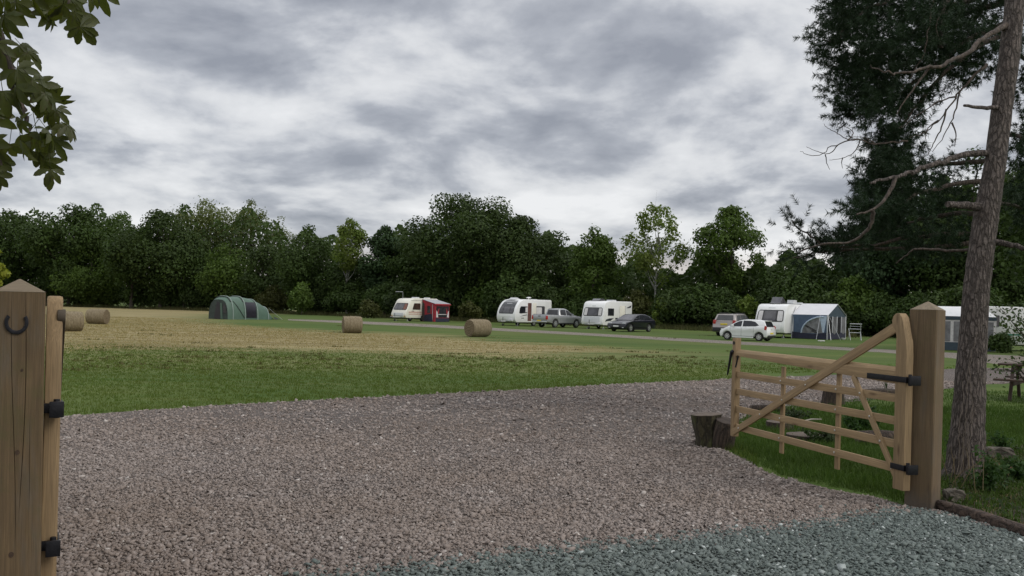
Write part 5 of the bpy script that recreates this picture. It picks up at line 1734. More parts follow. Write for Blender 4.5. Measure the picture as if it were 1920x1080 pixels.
PLACES = [(-60, 'at the far left edge, left of the horseshoe post'), (20, 'straight behind the top of the horseshoe post'), (95, 'above the round head of the left gate'), (150, 'between the two left hay bales'), (200, 'right behind the lone left hay bale'),
          (258, 'a little right of the lone left hay bale'), (318, 'midway between the lone hay bale and the green tent'), (372, 'just left of the green tent'), (412, 'behind the doorway of the green tent'), (455, 'behind the side window of the green tent'),
          (512, 'behind the tail of the green tent'), (606, 'right of the lighter olive bush by the tent'), (655, 'behind the hay bale nearest the green tent'), (722, 'behind the nose of the cream caravan'), (768, 'behind the roof of the cream caravan'),
          (815, 'behind the red awning'), (862, 'between the red awning and the bulging white caravan'), (912, 'just left of the bulging white caravan'), (958, 'behind the tall dark front glass'), (1008, 'behind the open door of the bulging caravan'),
          (1052, 'behind the cab of the grey pickup'), (1090, 'left of the caravan with the grey locker'), (1140, 'behind the caravan with the grey locker'), (1195, 'behind the roof of the dark blue car'), (1272, 'right of the lighter bush behind the dark blue car'),
          (1318, 'left of the silver brown off roader'), (1360, 'behind the silver brown off roader'), (1440, 'behind the nose of the caravan with the blue awning'), (1490, 'behind the open skylight of the white caravan'), (1545, 'behind the gable of the blue awning'),
          (1600, 'behind the folding frame'), (1655, 'behind the head of the open right gate'), (1715, 'behind the cap of the right gate post'), (1785, 'behind the white roofed awning by the pine trunk'), (1850, 'behind the caravan half hidden by the pine trunk'), (1925, 'behind the shrub at the right edge'), (1995, 'just outside the right edge')]
for i, (px_, where) in enumerate(PLACES):
    Yd = float(np.interp(px_, [a for a, _ in line], [b_ for _, b_ in line])) + rr.uniform(-2.0, 1.5)
    k = [0, 1, 2, 1, 3, 0, 2, 1, 0, 2, 4, 1, 0][i % 13]
    s_ = rr.uniform(.85, 1.3) * (Yd / 120) ** .3
    p = P(px_, HZ, Yd)
    p.z = 0
    o = protos[k] if not used[k] else copy_thing(protos[k], None, p, 0)
    used[k] = True
    o['label'] = ('dark leafy bush ' if k in (0, 1, 2) else 'mid green leafy bush ' if k == 3 else 'olive leafy bush ') + where
    o.location, o.rotation_euler, o.scale = p, (0, 0, rr.uniform(0, 6.28)), (s_, s_, s_ * rr.uniform(.85, 1.2))


def bush(label, px, Y, w_px, h_m, fol, seed, n=1800, leaf=.16, name='bush', group=None):
    rr = np.random.default_rng(seed)
    p = P(px, HZ, Y)
    p.z = 0
    o = thing(name, label, 'bush', p, 0, group)
    V, F, LC, lr = crown(rr, w_px * Y / FPX, 0.0, h_m, 16, n, leaf, .4, (.16, .28), .1, .2)
    np_mesh('foliage', V, F, fol, o)
    trunk_mesh(rr, h_m * .6, .05, [LC[i] for i in range(5)]).build('stem', M_DARKBARK, o)
    return o


bush('lighter olive bush right of the green tent, under the dark trees', 566, 126, 62, 5.0, F_MID, 41, 2600, .2)
bush('lighter green bush behind the dark blue car', 1240, 92, 40, 3.6, F_LIGHT, 42, 900, .15)
bush('pale green bush standing in for sunlit field between the hedge and the white caravan roof', 1402, 86, 46, 4.6, F_LIGHT, 43, 1200, .15)  # pale leaves added in place of a sunlit gap to the far field
bush('low dull olive bush left of the cream caravan', 690, 112, 60, 2.6, F_OLIVE, 44, 1500, .16)
bush('low olive bush between the red awning and the caravan with the open door', 880, 100, 52, 2.6, F_OLIVE, 45, 1500, .16)
bush('yellow green bush peeping past the left gate post at the picture edge', -4, 30, 42, 3.4, F_YELLOW, 46, 1600, .09)

# rough dry grass and nettles at the foot of the hedge
rx, ry = [], []
rr = np.random.default_rng(5)
for k in range(9000):
    pxx = rr.uniform(-60, 1600)
    Yd = np.interp(pxx, [a for a, _ in line], [b_ for _, b_ in line]) - 3.5 - abs(rr.normal(0, 1.8))
    p = P(pxx, HZ, Yd)
    rx.append(p.x)
    ry.append(p.y)
rx, ry = np.array(rx), np.array(ry)
blade_mesh('rough_grass', rx, ry, rr.uniform(.25, .75, len(rx)), np.full(len(rx), .07), foliage('rough_grass_blade', (.055, .06, .022), (.115, .10, .05), (.04, .055, .016), .2, .4, .7),
           'rough dry grass along the foot of the wood', 3, .35, .4, 0.0, True)

# depth of the wood: continuous dark foliage behind the trees one can tell apart
rr = np.random.default_rng(77)
n = 75000
pxx = rr.uniform(-260, 2200, n)
base = np.interp(pxx, [a for a, _ in line], [b_ for _, b_ in line]) + rr.uniform(6, 22, n)
top = np.interp(pxx, [-200, 100, 300, 420, 560, 640, 690, 740, 860, 1000, 1060, 1140, 1240, 1330, 1450, 1560, 1640, 1720, 1820, 2100],
                [420, 408, 408, 405, 428, 470, 490, 445, 425, 440, 470, 490, 505, 490, 492, 485, 440, 380, 350, 300])
hz_ = HZ + (pxx - 960) * math.tan(ROLL)
Htop = CAM_H + (hz_ - top) * base / FPX
wob = 1 + .10 * np.sin(pxx / 23.0) + .07 * np.sin(pxx / 9.0 + 1)
zz_ = Htop * wob * rr.random(n) ** .8
X = (pxx - 960) / FPX * base
C = np.stack([X, base, zz_], -1)
V, F = leaf_quads(C, np.tile([0, -.6, .4], (n, 1)), np.full(n, .36), rr)
tag(np_mesh('deep_wood', V, F, F_DARK), 'dark depth of the wood behind the nearer trees', kind='stuff')

# the far field and hedge beyond, closing the horizon
rr = np.random.default_rng(78)
n = 6000
a = rr.uniform(-1.35, 1.35, n)
d_ = rr.uniform(380, 420, n)
C = np.stack([np.sin(a) * d_, np.cos(a) * d_, rr.random(n) * 9 * (1 + .25 * np.sin(a * 60))], -1)
V, F = leaf_quads(C, np.tile([0, -.6, .4], (n, 1)), np.full(n, 1.6), rr)
tag(np_mesh('far_wood', V, F, F_DARK), 'far dark woodland along the horizon', kind='stuff')


# ================================================================== THE TWO PINES ON THE RIGHT
M_NEEDLE = foliage('pine_needle', (0.018, 0.036, 0.018), (0.036, 0.062, 0.032), (0.016, 0.027, 0.013), .12, 1.5, .5)
M_TWIG = bark('twig_bark', (0.085, 0.062, 0.048), (0.14, 0.11, 0.09), (0.03, 0.024, 0.02), (20, 20, 5), .004)


def needles(rr, bases, dirs, ln, per, nl, nw):
    """bottle-brush shoots: needles set round a twig that starts at base and runs along dir"""
    n = len(bases)
    B = np.repeat(bases, per, 0)
    D = np.repeat(norm_(dirs), per, 0)
    t_ = rr.random(n * per) ** .8
    S = B + D * (np.repeat(ln, per) * t_)[:, None]
    side = norm_(np.cross(D, rr.normal(0, 1, (n * per, 3))))
    N = norm_(D * rr.uniform(.35, .9, n * per)[:, None] + side)
    L = nl * rr.uniform(.7, 1.2, n * per)
    Wd = norm_(np.cross(N, rr.normal(0, 1, (n * per, 3)))) * (nw / 2)
    V = np.stack([S - Wd, S + Wd, S + N * L[:, None] + np.array([0, 0, -.12]) * L[:, None]], 1).reshape(-1, 3)
    return V, np.arange(n * per * 3).reshape(-1, 3)


def bent(pts, seed, k=5, amp=.04):
    """smooth a few control points into a wobbling limb"""
    rr = random.Random(seed)
    P_ = [Vector(p) for p in pts]
    out = []
    for i in range(len(P_) - 1):
        p0, p1, p2, p3 = P_[max(i - 1, 0)], P_[i], P_[i + 1], P_[min(i + 2, len(P_) - 1)]
        for q in range(k):
            t_ = q / k
            v = 0.5 * ((2 * p1) + (p2 - p0) * t_ + (2 * p0 - 5 * p1 + 4 * p2 - p3) * t_ ** 2 + (3 * p1 - p0 - 3 * p2 + p3) * t_ ** 3)
            L = (P_[-1] - P_[0]).length
            out.append(v + Vector([rr.gauss(0, amp * L * .12) for _ in range(3)]))
    out.append(P_[-1])
    return out


def limb(root, name, pts, r0, r1, seed, mat, n=8, amp=.04):
    q = bent(pts, seed, 5, amp)
    rad = [r0 + (r1 - r0) * (i / (len(q) - 1)) ** .8 for i in range(len(q))]
    MB().tube(q, rad, n, True, .06, random.Random(seed)).build(name, mat, root, 0, 60)
    return q


# --- front pine: the bare trunk right of the gate post
YP = 9.2
pine = thing('pine_tree', 'bare leaning pine trunk with broken side limbs, standing behind the right gate post', 'tree', P(1812, 905, YP))
pine.location.z = 0
base0 = Vector(pine.location)
path = [(1804, 930, .0, .27), (1810, 880, .0, .195), (1815, 800, .02, .162), (1819, 720, .04, .148), (1824, 640, .06, .136), (1831, 540, .08, .128), (1841, 460, .1, .124), (1850, 400, .12, .122),
        (1867, 300, .15, .104), (1879, 200, .2, .102), (1892, 110, .24, .102), (1904, 0, .3, .098), (1928, -200, .4, .11), (1960, -460, .5, .10), (1990, -760, .6, .07)]
tp = [P(x, y, YP + dy) - base0 for x, y, dy, r in path]
tp[0].z = -.1
trr = random.Random(4)
dense, drad = [], []
for i in range(len(tp) - 1):
    for q in range(6):
        dense.append(tp[i].lerp(tp[i + 1], q / 6))
        drad.append(path[i][3] + (path[i + 1][3] - path[i][3]) * q / 6)
dense.append(tp[-1])
drad.append(path[-1][3])
MB().tube(dense, drad, 28, True, .035, trr).build('trunk', M_PINEBARK, pine, 0, 70)


def PP(x, y, dy=0.0):
    return P(x, y, YP + dy) - base0


limb(pine, 'branch_stub', [PP(1838, 388, .1), PP(1815, 386, .05), PP(1776, 383, -.1)], .055, .030, 1, M_PINEBARK)
limb(pine, 'limb', [PP(1866, 286, .15), PP(1822, 288, .1), PP(1770, 300, -.1), (PP(1720, 318, -.3)), PP(1690, 329, -.45), PP(1650, 338, -.6), PP(1632, 343, -.7)], .040, .010, 2, M_PINEBARK)
limb(pine, 'side_branch', [PP(1678, 331, -.5), PP(1672, 352, -.55), PP(1655, 378, -.6), PP(1634, 394, -.65), PP(1606, 402, -.7)], .024, .008, 3, M_TWIG)
limb(pine, 'side_branch', [PP(1636, 393, -.65), PP(1634, 415, -.6), PP(1618, 440, -.55), PP(1590, 455, -.5), PP(1545, 457, -.5), PP(1500, 472, -.4)], .022, .007, 4, M_TWIG)
limb(pine, 'limb', [PP(1888, 48, .25), PP(1860, 62, .1), PP(1820, 92, -.1), PP(1776, 118, -.3), PP(1742, 128, -.4), PP(1700, 136, -.5), PP(1660, 136, -.55), PP(1632, 122, -.6)], .034, .005, 5, M_TWIG)
limb(pine, 'side_branch', [PP(1742, 128, -.4), PP(1725, 150, -.4), PP(1700, 185, -.45), PP(1680, 215, -.45)], .014, .004, 6, M_TWIG)
limb(pine, 'limb', [PP(1884, 200, .2), PP(1850, 202, .05), PP(1808, 198, -.2)], .030, .014, 7, M_PINEBARK)
limb(pine, 'limb', [PP(1850, 452, .12), PP(1890, 458, 0), PP(1935, 470, -.2), PP(2000, 480, -.5)], .040, .015, 8, M_PINEBARK)
limb(pine, 'side_branch', [PP(1840, 466, .15), PP(1790, 470, .3), PP(1720, 467, .5), PP(1700, 478, .6), PP(1680, 494, .7)], .020, .006, 9, M_TWIG)
# dead twigs reaching out over the field
tw = [((1700, 265), (1650, 270), (1600, 262), (1560, 275), (1530, 292), (1500, 284)), ((1608, 262), (1590, 262), (1570, 250), (1552, 240), (1545, 232)), ((1612, 266), (1602, 285), (1580, 296), (1555, 300)),
      ((1570, 272), (1560, 285), (1548, 288), (1530, 283), (1512, 275)), ((1590, 262), (1600, 250), (1590, 240), (1575, 235)), ((1548, 290), (1550, 305), (1556, 318)), ((1580, 296), (1578, 305), (1580, 316)), ((1640, 268), (1620, 258), (1600, 256))]
for k, t_ in enumerate(tw):
    limb(pine, 'dead_twig', [PP(x, y, -.5 + .04 * i) for i, (x, y) in enumerate(t_)], .011 if k == 0 else .006, .002, 20 + k, M_TWIG, 5, .06)
# dry ivy stems creeping up the trunk
irr = random.Random(8)
for k in range(7):
    x0 = irr.uniform(1795, 1835)
    pts = [PP(x0 + irr.uniform(-8, 8) + (850 - y) * .05, y, -.21 + (850 - y) * .0002) for y in range(895, int(irr.uniform(560, 780)), -45)]
    if len(pts) > 2:
        limb(pine, 'ivy_stem', pts, .0045, .002, 40 + k, plain('pale_ivy_stem', (.15, .12, .095), .8) if k == 0 else MATS['pale_ivy_stem'], 5, .05)

# --- second pine behind it, carrying the dark needle masses
YB = 13.5
pin2 = thing('pine_tree', 'dense dark pine with drooping needle boughs, behind the bare trunk at top right', 'tree', P(1817, 800, YB))
pin2.location.z = 0
b2 = Vector(pin2.location)


def P2(x, y, dy=0.0):
    return P(x, y, YB + dy) - b2


t2 = [P2(1817, 880), P2(1820, 800), P2(1827, 640), P2(1845, 460), P2(1872, 300), P2(1893, 110), P2(1908, -60), P2(1925, -260), P2(1945, -520), P2(1960, -760)]
t2[0].z = -.1
MB().tube(bent(t2, 1, 4, .004), [.11 - .0024 * i for i in range(37)], 14, True, .04, random.Random(2)).build('trunk', M_PINEBARK, pin2, 0, 60)
rr = np.random.default_rng(21)


def at_trunk(y):
    """point of the trunk at a picture height"""
    xs_ = np.interp(y, [-760, -520, -260, -60, 110, 300, 460, 640, 800], [1960, 1945, 1925, 1908, 1893, 1872, 1845, 1827, 1820])
    return (float(xs_), y)


boughs = [[at_trunk(-70), (1800, -60), (1690, -10), (1620, 20), (1572, 70), (1540, 78)], [at_trunk(-110), (1780, -90), (1700, -60), (1640, -20), (1600, 10), (1572, 30)], [at_trunk(-20), (1790, 10), (1700, 70), (1640, 105), (1590, 130), (1546, 120)],
          [at_trunk(0), (1800, 30), (1710, 110), (1650, 155), (1600, 178), (1570, 168)], [at_trunk(40), (1810, 80), (1720, 150), (1660, 195), (1610, 215), (1584, 212)], [at_trunk(-160), (1800, -150), (1700, -110), (1630, -80), (1590, -45), (1566, -10)],
          [at_trunk(60), (1830, 90), (1760, 150), (1700, 220), (1660, 270), (1640, 300)], [at_trunk(300), (1800, 305), (1720, 315), (1660, 335), (1618, 350)], [at_trunk(340), (1790, 345), (1720, 365), (1660, 395), (1615, 410)],
          [at_trunk(400), (1760, 405), (1680, 425), (1600, 445), (1560, 440)], [at_trunk(440), (1760, 440), (1640, 458), (1560, 462), (1510, 440), (1484, 412)], [at_trunk(455), (1700, 465), (1600, 468), (1530, 474), (1486, 486)],
          [at_trunk(-120), (1880, -60), (1840, 20), (1800, 80), (1770, 110)], [at_trunk(-140), (1830, -90), (1780, -40), (1768, 30), (1764, 85)], [at_trunk(100), (1920, 110), (1960, 160)], [at_trunk(250), (1920, 260), (1970, 300)], [at_trunk(380), (1900, 385), (1960, 410)]]
sb, sd, sl_ = [], [], []
for k, bg_ in enumerate(boughs):
    dy = irr.uniform(-1.4, 1.4)
    pts = [P2(x, y, dy * i / (len(bg_) - 1)) for i, (x, y) in enumerate(bg_)]
    q = limb(pin2, 'bough', pts, .05 if k != 13 else .11, .008 if k != 13 else .05, 100 + k, M_TWIG if k != 13 else M_PINEBARK, 6, .04)
    m_ = len(q)
    if k == 13:
        continue
    # tufts along the outer part, pointing outwards
    for s_ in range(95 if k < 7 else 60):
        i = min(m_ - 2, int(m_ * irr.uniform(.45, 1.0)))
        d = (q[i + 1] - q[i]).normalized()
        off = Vector((irr.gauss(0, .10), irr.gauss(0, .16), irr.gauss(.02, .09)))
        sb.append(q[i] + off)
        sd.append(d * .8 + off.normalized() * .6 + Vector((irr.gauss(0, .25), irr.gauss(0, .25), irr.gauss(.2, .25))))
        sl_.append(irr.uniform(.10, .22))


def pads(poly, n_pad, per, dep, spread):
    """needle pads filling part of the crown, hung on side twigs of the boughs"""
    poly = np.array(poly, float)
    lo, hi = poly.min(0), poly.max(0)
    k = 0
    while k < n_pad:
        x, y = irr.uniform(lo[0], hi[0]), irr.uniform(lo[1], hi[1])
        if not pip(np.array([x]), np.array([y]), poly)[0]:
            continue
        k += 1
        c = P2(x, y, irr.gauss(0, dep))
        out = Vector((-.55 if x < 1860 else .5, irr.gauss(0, .4), irr.uniform(-.15, .35))).normalized()
        for q in range(per):
            off = Vector((irr.gauss(0, spread), irr.gauss(0, spread), irr.gauss(0, spread * .55)))
            sb.append(c + off)
            sd.append(out * .7 + off.normalized() * .8 + Vector((0, 0, irr.gauss(.1, .3))))
            sl_.append(irr.uniform(.10, .24))


pads([(1590, -80), (1585, 40), (1562, 72), (1572, 118), (1595, 165), (1622, 225), (1650, 255), (1690, 225), (1715, 180), (1790, 150), (1860, 120), (1880, -80)], 185, 16, .9, .17)
pads([(1650, 255), (1690, 235), (1702, 262), (1710, 300), (1690, 400), (1620, 410), (1640, 330)], 46, 12, .7, .14)
pads([(1700, 300), (1850, 305), (1840, 470), (1700, 480), (1560, 462), (1620, 400)], 60, 12, .9, .16)
pads([(1905, -80), (2000, -80), (2000, 470), (1880, 470), (1895, 300)], 80, 14, .9, .16)
sb, sd, sl_ = np.array([tuple(v) for v in sb]), np.array([tuple(v) for v in sd]), np.array(sl_)
V, F = needles(rr, sb, sd, sl_, 48, .085, .0095)
np_mesh('needles', V, F, M_NEEDLE, pin2)
# bare hanging branches in the gap by the trunk
for k, t_ in enumerate([((1850, 120), (1820, 150), (1795, 178), (1770, 215), (1738, 245), (1705, 258)), ((1800, 172), (1790, 210), (1775, 245), (1748, 285)), ((1790, 182), (1760, 190), (1730, 210), (1690, 240)),
                        ((1775, 205), (1765, 240), (1750, 270), (1740, 290)), ((1760, 225), (1740, 240), (1735, 262)), ((1785, 230), (1792, 250), (1790, 275)), ((1750, 0), (1742, 50), (1735, 90), (1720, 125), (1690, 170)), ((1782, 0), (1765, 25), (1755, 55), (1768, 90))]):
    limb(pin2, 'hanging_branch', [P2(x, y, -1.5) for x, y in t_], .022 if k == 0 else .013, .004, 60 + k, M_TWIG, 6, .05)


# ================================================================== CHESTNUT LEAVES OVERHEAD, TOP LEFT
def leafy(name, c1, c2, vein, brown):
    m, t, b = new_mat(name)
    tc = t.n('ShaderNodeTexCoord').outputs['Object']
    rnd = t.n('ShaderNodeNewGeometry').outputs['Random Per Island']
    oi = t.n('ShaderNodeObjectInfo').outputs['Random']
    c = t.mix(rnd, c1, c2)
    c = t.mix(t.math('MULTIPLY', oi, .5), c, vein)
    sp = t.ramp(t.noise(tc, 26, 4, .65), [(.56, 0), (.68, 1)])
    c = t.mix(t.math('MULTIPLY', sp, .75), c, brown)
    t.link(c, b.inputs['Base Color'])
    b.inputs['Roughness'].default_value = .5
    tr = t.n('ShaderNodeBsdfTranslucent', {'Color': t.mix(1.0, c, (1.25, 1.35, .45), 'MULTIPLY')})
    mx = t.n('ShaderNodeMixShader', {0: .42, 1: b.outputs[0], 2: tr.outputs[0]})
    t.link(mx.outputs[0], m.node_tree.nodes['Material Output'].inputs[0])
    return m


M_CHEST = leafy('chestnut_leaf', (.045, .062, .016), (.088, .100, .024), (.065, .068, .018), (.065, .036, .014))


def leaflet(mb, base, d, nrm, L, W_, rr):
    """obovate drooping leaflet with a fold along its midrib and a toothed edge"""
    d = d.normalized()
    sd_ = d.cross(nrm).normalized()
    nr = sd_.cross(d).normalized()
    k = 8
    mids, lf, rt = [], [], []
    for i in range(k + 1):
        f = i / k
        w_ = W_ * (math.sin(PI * f ** 1.4) ** .8 if 0 < f < 1 else 0) * (1 + (.10 if i % 2 else -.06)) * rr.uniform(.92, 1.08)
        dr = -L * .42 * f * f
        c = base + d * (L * f) + Vector((0, 0, dr)) + nr * rr.uniform(-.002, .002)
        fold = w_ * .35
        mids.append(c)
        lf.append(c + sd_ * w_ + nr * fold)
        rt.append(c - sd_ * w_ + nr * fold)
    o = len(mb.v)
    vs = mids + lf + rt
    n1 = k + 1
    fs = []
    for i in range(k):
        fs += [(i, i + 1, n1 + i + 1, n1 + i), (i, 2 * n1 + i, 2 * n1 + i + 1, i + 1)]
    mb.add(vs, fs)


def leaf_mesh(seed):
    rr = random.Random(seed)
    mb = MB()
    n = rr.choice([5, 6, 7])
    for k in range(n):
        a = (k - (n - 1) / 2) * R(40) + rr.gauss(0, .10)
        sz_ = .125 * (1 - .20 * abs(k - (n - 1) / 2) / 3) * rr.uniform(.85, 1.15)
        d = Vector((math.cos(a), math.sin(a), -.25 + rr.gauss(0, .12)))
        leaflet(mb, Vector((.0, 0, 0)), d, Vector((0, 0, 1)), sz_, sz_ * .215, rr)
    # stalk
    mb.tube([(-.12, 0, .03), (-.05, 0, .012), (0, 0, 0)], [.0022, .002, .002], 5)
    me = bpy.data.meshes.new('leaf')
    me.from_pydata(mb.v, [], mb.f)
    me.polygons.foreach_set('use_smooth', [True] * len(me.polygons))
    me.materials.append(M_CHEST)
    return me


YC = 3.6
ch = thing('horse_chestnut_tree', 'horse chestnut branch hanging in from the top left corner with large browning leaves', 'tree', P(-900, 579, 4.4))
ch.location.z = 0
c0 = Vector(ch.location)


def PC(x, y, dy=0.0):
    return P(x, y, YC + dy) - c0


MB().tube([Vector((0, 0, -.1)), Vector((0, 0, 1.2)), Vector((.05, 0, 3.0)), Vector((.1, 0, 5.5))], [.34, .26, .22, .16], 14, True, .05, random.Random(3)).build('trunk', M_DARKBARK, ch, 0, 60)
lm = [Vector((.05, 0, 3.2)), PC(-420, -330, .5), PC(-160, -160, .2), PC(-30, 20, .05), PC(8, 110), PC(28, 165), PC(42, 200), PC(52, 232), PC(58, 252)]
limb(ch, 'branch', lm, .05, .004, 5, M_TWIG, 8, .01)
lm2 = [PC(-160, -160, .2), PC(-40, -120, .1), PC(60, -80), PC(110, -40), PC(130, 0), PC(118, 22)]
limb(ch, 'branch', lm2, .02, .003, 6, M_TWIG, 7, .01)
lm3 = [PC(-60, 130, .1), PC(-30, 200), PC(-15, 260), PC(0, 300), PC(6, 320)]
limb(ch, 'branch', lm3, .012, .003, 7, M_TWIG, 7, .01)
meshes = [leaf_mesh(50 + k) for k in range(7)]
lrr = random.Random(12)
# (picture position of the leaf hub, heading of the middle leaflet in the picture in degrees, size)
spots = [(30, 5, 250, 1.0), (62, -12, 265, .9), (78, 18, 270, .75), (92, 22, 285, .8), (118, 8, 250, .9), (140, 22, 275, 1.0), (150, 50, 300, .9), (165, -15, 290, .9), (186, -22, 285, .9), (110, -30, 270, 1.0), (8, 30, 260, 1.0),
         (-8, 80, 300, 1.0), (35, 85, 330, .9), (52, 98, 320, .8), (30, 130, 300, 1.0), (60, 150, 330, .9), (70, 160, 310, .9), (85, 175, 300, .8), (30, 160, 260, 1.1), (5, 170, 280, 1.0), (95, 185, 320, .8),
         (65, 200, 280, .55), (88, 205, 300, .7), (105, 205, 310, .7), (42, 225, 200, .6), (55, 248, 235, 1.0), (70, 252, 280, 1.05), (90, 245, 320, .9), (112, 230, 330, .9), (38, 262, 240, .95), (100, 262, 290, .9), (125, 235, 320, .8),
         (-20, 270, 320, .9), (0, 300, 280, .8), (-25, 210, 320, 1.1), (15, 20, 200, 1.0), (0, -10, 270, 1.1), (18, 270, 250, .9), (82, 300, 275, .8), (95, 318, 285, .75), (70, 285, 260, .7), (130, -5, 300, .9), (-10, 325, 285, .8)]
for i, (x, y, hd, s_) in enumerate(spots):
    o = bpy.data.objects.new('leaf', meshes[i % 7])
    COL.objects.link(o)
    o.parent = ch
    o.location = PC(x, y, lrr.uniform(-.25, .25))
    an = R(hd)
    # middle leaflet points along hd in the view plane, hub plane tipped towards the viewer
    fwd = Vector((math.cos(an), lrr.uniform(-.55, .55), math.sin(an))).normalized()
    upv = Vector((lrr.gauss(0, .35), -.75 + lrr.gauss(0, .35), .55)).normalized()
    yv = upv.cross(fwd).normalized()
    zv = fwd.cross(yv)
    o.rotation_euler = Matrix((fwd, yv, zv)).transposed().to_euler()
    o.scale = (s_ * .71,) * 3
# the rest of its crown, above and behind the viewer: it is what shades the left post
rr = np.random.default_rng(15)
n = 5200
C = np.stack([rr.normal(-4.6, 2.0, n), rr.normal(1.2, 2.4, n), rr.uniform(4.4, 9.0, n)], -1)
V, F = leaf_quads(C, np.tile([0, 0, 1.0], (n, 1)), np.full(n, .14), rr)
u_, v_ = proj(C[:, 0], np.maximum(C[:, 1], .05), C[:, 2])
hid = (C[:, 1] < .4) | (u_ < -60) | (v_ < -60)
sel = np.repeat(hid, 4)
V = V[sel] - np.array(c0)
np_mesh('crown', V, np.arange(hid.sum() * 4).reshape(-1, 4), M_CHEST, ch)


# ================================================================== FOREGROUND BED, LOGS AND STONES
def log(name, label, cat, pts, rads, top_mat=M_STUMPTOP, side=M_STUMP, loc=(0, 0, 0), seed=1, n=22, group=None, jit=.05):
    o = thing(name, label, cat, loc, 0, group)
    rj = random.Random(seed)
    wob_ = [1 + rj.uniform(-jit, jit) for _ in range(n)]
    pts = [Vector(p) for p in pts]
    t_ = (pts[-1] - pts[0]).normalized()
    a = t_.cross(Vector((.3, 1, .2))).normalized()
    b_ = t_.cross(a)
    rs = [[p + (a * math.cos(2 * PI * i / n) + b_ * math.sin(2 * PI * i / n)) * r * wob_[i] * (1 + rj.uniform(-.02, .02)) for i in range(n)] for p, r in zip(pts, rads)]
    MB().rings(rs, False).build('bark', side, o, 0, 60)
    for r_, s_ in ((rs[0], -1), (rs[-1], 1)):
        c = sum(r_, Vector()) / n
        e = MB()
        e.rings([[p.lerp(c, f) + t_ * s_ * (.003 if f else 0) for p in r_] for f in (0, .06, .4, .8, .98)])
        e.build('cut_end', top_mat, o, 0, 60)
    return o


lg = G(1334, 840)
log('mossy_stump', 'mossy hollowed wooden stump on the gravel at the tip of the open right gate', 'stump', [(0, 0, -.05), (0, 0, .12), (-.02, 0, .26), (-.03, 0, .40)], [.155, .15, .165, .19], loc=lg + Vector((-.02, .14, 0)), seed=3, jit=.09,
    side=bark('mossy_bark', (0.055, 0.045, 0.025), (0.085, 0.075, 0.035), (0.02, 0.016, 0.010), (16, 16, 2.5), .015, .8))
lg2 = G(1357, 842)
log('gate_stop_log', 'dark log butt with a sloping cut top between the mossy stump and the gate', 'log', [(0, 0, -.05), (0, .0, .12), (.0, .0, .24), (.01, .02, .36)], [.145, .14, .138, .132], loc=lg2 + Vector((.0, .10, 0)), seed=5,
    top_mat=plain('dark_end_grain', (.05, .036, .028), .9, 0, .4, 14, .5, 40)).rotation_euler = (R(17), R(5), 0)

GL = 'old logs lying in the grass behind the gate'
log('log_slice', 'broad weathered log slice lying flat in the grass behind the lower gate rails', 'log slice', [(0, 0, -.03), (0, 0, .10)], [.27, .26], loc=G(1513, 829), seed=6, group=GL)
log('log_slice', 'smaller dark log slice lying behind the left upright of the gate', 'log slice', [(0, 0, -.03), (0, 0, .12)], [.21, .2], loc=G(1462, 806), seed=7, group=GL)
log('cut_log', 'short dark log standing at the gravel edge behind the right upright of the gate', 'log', [(0, 0, -.03), (0, 0, .16), (0, 0, .26)], [.22, .2, .19], loc=G(1562, 758), seed=8, group=GL)
log('cut_log', 'long dark log lying in the grass behind the gate hinge strap', 'log', [(-.42, 0, .06), (0, .02, .07), (.42, .05, .06)], [.075, .085, .075], loc=G(1655, 742), seed=9, group=GL)
log('cut_log', 'dark log lying low in the grass behind the foot of the gate', 'log', [(-.34, 0, .08), (0, 0, .09), (.34, -.04, .08)], [.10, .11, .10], loc=G(1655, 835), seed=10, group=GL)
log('cut_log', 'thin dark log lying behind the left gate upright on the gravel edge', 'log', [(-.3, 0, .05), (0, .02, .06), (.3, .05, .05)], [.06, .065, .06], loc=G(1440, 772), seed=11, group=GL)
st_ = MB().tube([G(1505, 790, .10), G(1522, 786, .13), G(1540, 786, .12)], [.012, .013, .008], 6)
tag(st_.build('stick', M_BOLT if False else plain('bleached_wood', (.34, .31, .26), .9), None), 'pale bleached stick lying on the log slices behind the gate', 'stick')
for k, (x, y) in enumerate([(1398, 867), (1408, 880)]):
    pass

# edging timber along the slate
e1, e2, e3 = G(1768, 957), G(1840, 979), G(1990, 1030)
log('edging_log', 'rotting brown log edging the slate chippings right of the gate post', 'log', [e1 + Vector((0, .06, .03)), e2 + Vector((0, .07, .033)), e3 + Vector((0, .08, .03))], [.052, .056, .052], seed=12, jit=.12,
    side=bark('rotten_bark', (.085, .055, .04), (.12, .085, .065), (.03, .02, .016), (9, 9, 9), .015))


def rock(label, px, py, dims, col_mat, seed, rz=0.0, name='edging_stone', group=None):
    rj = random.Random(seed)
    bm = bmesh.new()
    bmesh.ops.create_cube(bm, size=1)
    bmesh.ops.subdivide_edges(bm, edges=bm.edges, cuts=3, use_grid_fill=True)
    for v in bm.verts:
        v.co = Vector((v.co.x * dims[0], v.co.y * dims[1], (v.co.z + .42) * dims[2])) * (1 + rj.uniform(-.07, .07))
        v.co += Vector([rj.gauss(0, .006) for _ in range(3)])
    bmesh.ops.bevel(bm, geom=[e for e in bm.edges if e.calc_face_angle(0) > .7], offset=.012, segments=2, affect='EDGES')
    me = bpy.data.meshes.new(name)
    bm.to_mesh(me)
    bm.free()
    me.materials.append(col_mat)
    o = bpy.data.objects.new(name, me)
    COL.objects.link(o)
    o.location = G(px, py)
    o.rotation_euler = (0, 0, rz)
    return tag(o, label, 'stone', group)


